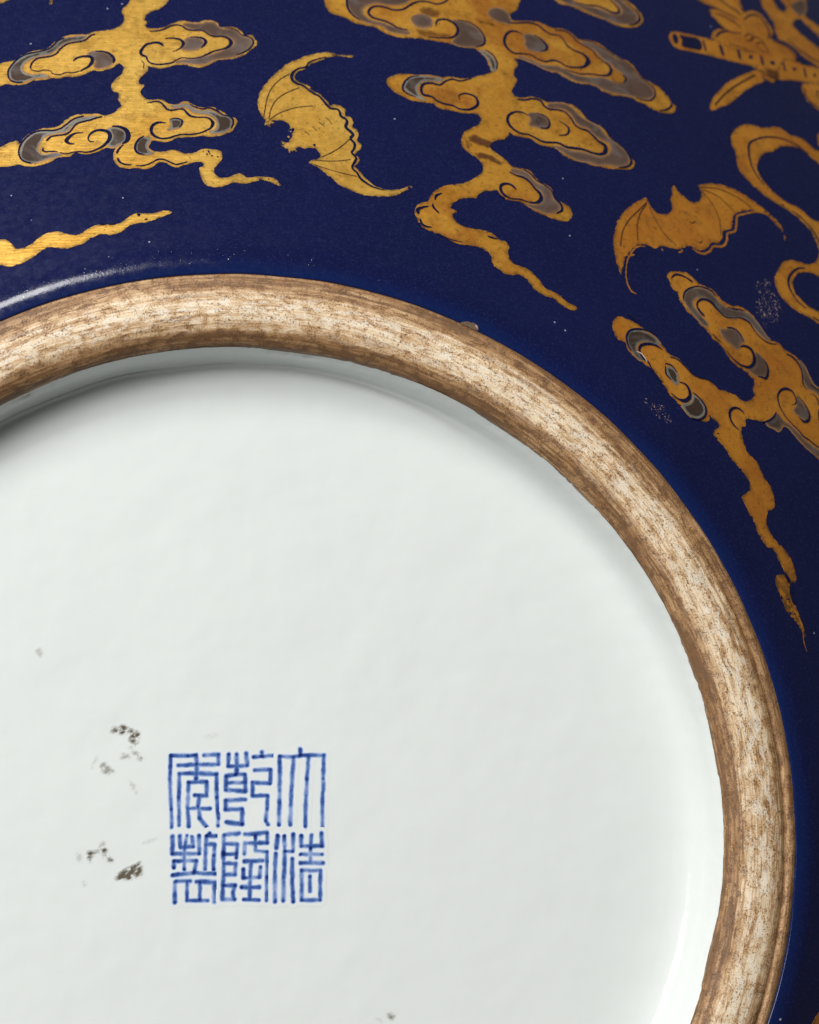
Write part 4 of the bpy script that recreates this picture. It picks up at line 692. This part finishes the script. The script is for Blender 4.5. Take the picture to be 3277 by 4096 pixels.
# ---------------------------------------------------------------- gilding: each motif a thin raised layer on the curved body
OFF = dict(g=.0005, g2=.0012, h=.0005, c=.0009, s=.0012, b=.0015, p=.0016, k=.0019, q=.0019, v=.0020, t=.0018, w=.0024)
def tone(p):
    # light put into the colour: yellow for the lit left, redder for shaded right
    a = math.degrees(math.atan2(p[:, 1].mean(), p[:, 0].mean())); return 'gold' if a > 80 else 'gold_half_lit' if a > 64 else 'gold_shaded'
for name, label, els in MOTIFS:
    main = None
    lift = .0008 if any(e[0] == 'g2' for e in els) else 0
    sub = []
    for k, txt, ex in els:
        p = pts(txt)
        if k in ('g', 'g2'):
            xy, f, e = area(p, 14, 13, ex if ex else .8)
            for k2, t2, e2 in els:
                if k2 == 'f': e = e * np.clip(np.linalg.norm(xy - pts(t2)[0], axis=1) / e2 - .35, 0, 1)      # gilding worn away at the tail
            V, F, ids = skirted(xy, f, OFF[k], -.0003)
            gb = Bag(); gb.add(V, F, np.concatenate([e, np.zeros(len(ids))]))
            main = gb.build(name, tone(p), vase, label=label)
        elif k == 'h':
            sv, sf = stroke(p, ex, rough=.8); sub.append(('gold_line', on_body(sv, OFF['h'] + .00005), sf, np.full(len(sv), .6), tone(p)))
        elif k in ('s', 'sm'):
            xy, f, e = area(p, 7, 16, .5)
            V, F, ids = skirted(xy, f, OFF['s'] + lift, .0002)
            sub.append(('silver_scroll', V, F, np.concatenate([e, np.zeros(len(ids))]), 's_' + ex))
            cp = np.concatenate([p, p[:1]]); wd = 13 * PX * 1e4
            if k == 's':
                sv, sf = stroke(cp, [wd], rough=.6); sub.append(('copper_rim', on_body(sv, OFF['c'] + lift), sf, np.full(len(sv), .8), 'copper'))
        elif k == 'b':
            xy, f, e = area(p, 7, 12, .5); sub.append(('dark_tarnish', on_body(xy, OFF['b'] + lift), [fix(xy, list(q)) for q in f], e, 'brown'))
        elif k == 'p':
            xy, f, e = area(p, 9, 10, .5); sub.append(('gold_petal', on_body(xy, OFF['p'] + lift), [fix(xy, list(q)) for q in f], e, 'patch'))
        elif k == 'q':
            xy, f, e = area(p, 12, 10, .3, 2.5); sub.append(('blue_hole' if 'flute' in name else 'bare_spot', on_body(xy, OFF['q'] + lift), [fix(xy, list(q)) for q in f], e, 'line'))
        elif k == 'k':
            sv, sf = stroke(p, [1.12 * q + 1 for q in ex]); sub.append(('blue_outline', on_body(sv, OFF['k'] + lift), sf, np.ones(len(sv)), 'line'))
        elif k == 'v':
            sv, sf = stroke(p, ex, rough=.2); sub.append(('incised_line', on_body(sv, OFF['v'] + lift), sf, np.ones(len(sv)), 'vein'))
        elif k == 'w':
            sv, sf = stroke(p, ex, rough=.3); sub.append(('bare_scratch', on_body(sv, OFF['w'] + lift), sf, np.ones(len(sv)), 'glint'))
        elif k == 't':
            xy, f, e = area(p, 6, 34, 1.6)
            o = link('burnt_stain', on_body(xy, OFF['t'] + lift), [fix(xy, list(q)) for q in f], 'stain', main, attrs={'edge': e, 'amount': np.full(len(xy), ex)})
    for nm, V, F, E, mt in sub:
        b = Bag(); b.add(V, F, E); b.build(nm, mt, main)

# chipped glaze at the edge of the foot, with a glint painted as a pale patch
xy, f, e = area(pts(CHIP), 8, 8, 1.2); V, F, ids = skirted(xy, f, .0003, -.0006)
chip = link('glaze_chip', V, F, 'chip', vase, label='small brown chip in the blue glaze at the ring')
xy, f, e = area(pts(CHIP_GLINT), 8, 8, .8); link('chip_glint', on_body(xy, .0006), [fix(xy, list(q)) for q in f], 'rub_glint', chip)

# rubbed patches with painted glints, and stand wear: tiny flecks, too many to count
def flecks(name, centres, size, mat, elong=1.6, radial=None):
    b = Bag()
    for c in centres:
        n = rng.integers(5, 8); a0 = rng.uniform(0, 6.28); L = size * rng.lognormal(0, .45)
        an = a0 + np.sort(rng.uniform(0, 6.28, n)); q = np.c_[np.cos(an) * L * rng.uniform(.6, elong), np.sin(an) * L * rng.uniform(.35, .8)]
        ro = radial(c) if radial else rng.uniform(0, 6.28); q = q @ np.array([[math.cos(ro), math.sin(ro)], [-math.sin(ro), math.cos(ro)]]) + c
        b.add(on_body(q, .0006), [tuple(range(n))])
    o = b.build(name, mat, vase); o['kind'] = 'stuff'; return o
for txt, n in RUBS:
    P_ = pts(txt); ctr = P_.mean(0); cs = []
    while len(cs) < n:
        q = rng.uniform(P_.min(0), P_.max(0)); u = np.linalg.norm((q - ctr) / (P_.max(0) - P_.min(0))) * 2
        if inside(P_, q[None])[0] and rng.random() < 1.15 - u * .75: cs.append(q)
    rp = flecks('rubbed_glints', cs[:len(cs) // 3], .0008, 'rub_glint')
    xy, f, e = area(P_, 9, 60, 1.0); link('scuff_glint', on_body(xy, .0004), [fix(xy, list(q)) for q in f], 'scuff_glint', rp, attrs={'edge': e})
cs = []
for _ in range(110):
    th = math.radians(rng.normal(106, 13)); r = 1.020 + abs(rng.normal(0, .014)); cs.append(np.array([math.cos(th) * r, math.sin(th) * r]))
flecks('stand_wear', cs, .0004, 'glint', 3.4, lambda c: math.atan2(c[1], c[0]) + rng.normal(0, .6))

# ---------------------------------------------------------------- the six-character seal, soft-edged under the glaze
def seg_dist(q, a, b):
    d = b - a; t = np.clip(((q - a) @ d) / max(d @ d, 1e-12), 0, 1); return np.linalg.norm(q - (a + t[:, None] * d), axis=1), t
def sheet(name, lo, hi, cell, dens, thr, mat, parent, off, label=None):
    nx, ny = int((hi[0] - lo[0]) / cell) + 1, int((hi[1] - lo[1]) / cell) + 1
    gx, gy = np.meshgrid(lo[0] + np.arange(nx) * cell, lo[1] + np.arange(ny) * cell); q = np.c_[gx.ravel(), gy.ravel()]
    d = dens(q); keep = (d > thr).reshape(ny, nx)
    cells = keep[:-1, :-1] | keep[1:, :-1] | keep[:-1, 1:] | keep[1:, 1:]
    j, i = np.nonzero(cells); a = j * nx + i; quads = np.c_[a, a + 1, a + nx + 1, a + nx]
    used, inv = np.unique(quads, return_inverse=True); quads = inv.reshape(-1, 4)
    V = np.c_[q[used] * R, np.full(len(used), (ZFLOOR + off) * R + H)]
    return link(name, V, quads.tolist(), mat, parent, attrs={'ink': np.clip(d[used], 0, 1)}, label=label)
NOISE = rng.uniform(0, 1, (64, 64))
def vnoise(q, s):
    x = q / s; i = np.floor(x).astype(int); f = x - i; f = f * f * (3 - 2 * f); i0, j0 = i[:, 0] % 64, i[:, 1] % 64; i1, j1 = (i0 + 1) % 64, (j0 + 1) % 64
    return (NOISE[i0, j0] * (1 - f[:, 0]) + NOISE[i1, j0] * f[:, 0]) * (1 - f[:, 1]) + (NOISE[i0, j1] * (1 - f[:, 0]) + NOISE[i1, j1] * f[:, 0]) * f[:, 1]
LBL = dict(tl='blue seal character at top left of the mark', tm='blue seal character at top centre of the mark', tr='blue seal character at top right of the mark, four long strokes',
           bl='blue seal character at bottom left of the mark', bm='blue seal character at bottom centre of the mark', br='blue seal character at bottom right of the mark')
for key, strokes in SEAL.items():
    ps = [pts(s) for s in strokes]; allp = np.concatenate(ps)
    def dens(q):
        d = np.zeros(len(q)); halo = np.zeros(len(q))
        for p in ps:
            wid = 9.2 * PX * rng.uniform(.94, 1.1)
            for a, b in zip(p[:-1], p[1:]):
                ds, t = seg_dist(q, a, b); w = wid * (.82 + .36 * vnoise(q, 16 * PX))
                x = np.clip((w * 1.65 - ds) / (w * 1.5), 0, 1); d = np.maximum(d, (x * x * (3 - 2 * x)) * (.40 + .42 * vnoise(q + 3, 34 * PX)))
                halo = np.maximum(halo, .10 * np.exp(-(ds / (17 * PX)) ** 2))
            for e in p:
                de = np.linalg.norm(q - e, axis=1); d = d + .60 * np.exp(-(de / (6.5 * PX)) ** 2) * vnoise(q + 9, 40 * PX) * (d > .15)
        return np.maximum(d, halo)
    sheet('seal_character', allp.min(0) - 26 * PX, allp.max(0) + 26 * PX, 2.6 * PX, dens, .012, 'seal', base, .00012 + .00003 * list(SEAL).index(key), LBL[key])
for k, (txt, amt) in enumerate(SMUDGES):
    p = pts(txt); b = spline(p, 4 * PX, True)
    ang = .55; ca, sa = math.cos(ang), math.sin(ang); M2 = np.array([[ca, -sa], [sa, ca]])
    def dens(q):
        dd = np.sqrt(((q[:, None] - b[None]) ** 2).sum(2).min(1)); ins = inside(b, q); sd = np.where(ins, dd, -dd) / (11 * PX)
        u = q @ M2; n = .62 * vnoise(u * np.array([1, 2.0]), 20 * PX) + .38 * vnoise(u * np.array([1, 1.7]) + 5, 8 * PX)
        f = np.clip(.5 + sd * .45, 0, 1)
        return np.clip((n * f - .13) * 2.4, 0, 1) * min(1, amt) + .0
    sheet('brown_smudge', p.min(0) - 12 * PX, p.max(0) + 12 * PX, 2.2 * PX, dens, .02, 'smudge', base, .00006 + .00001 * k)
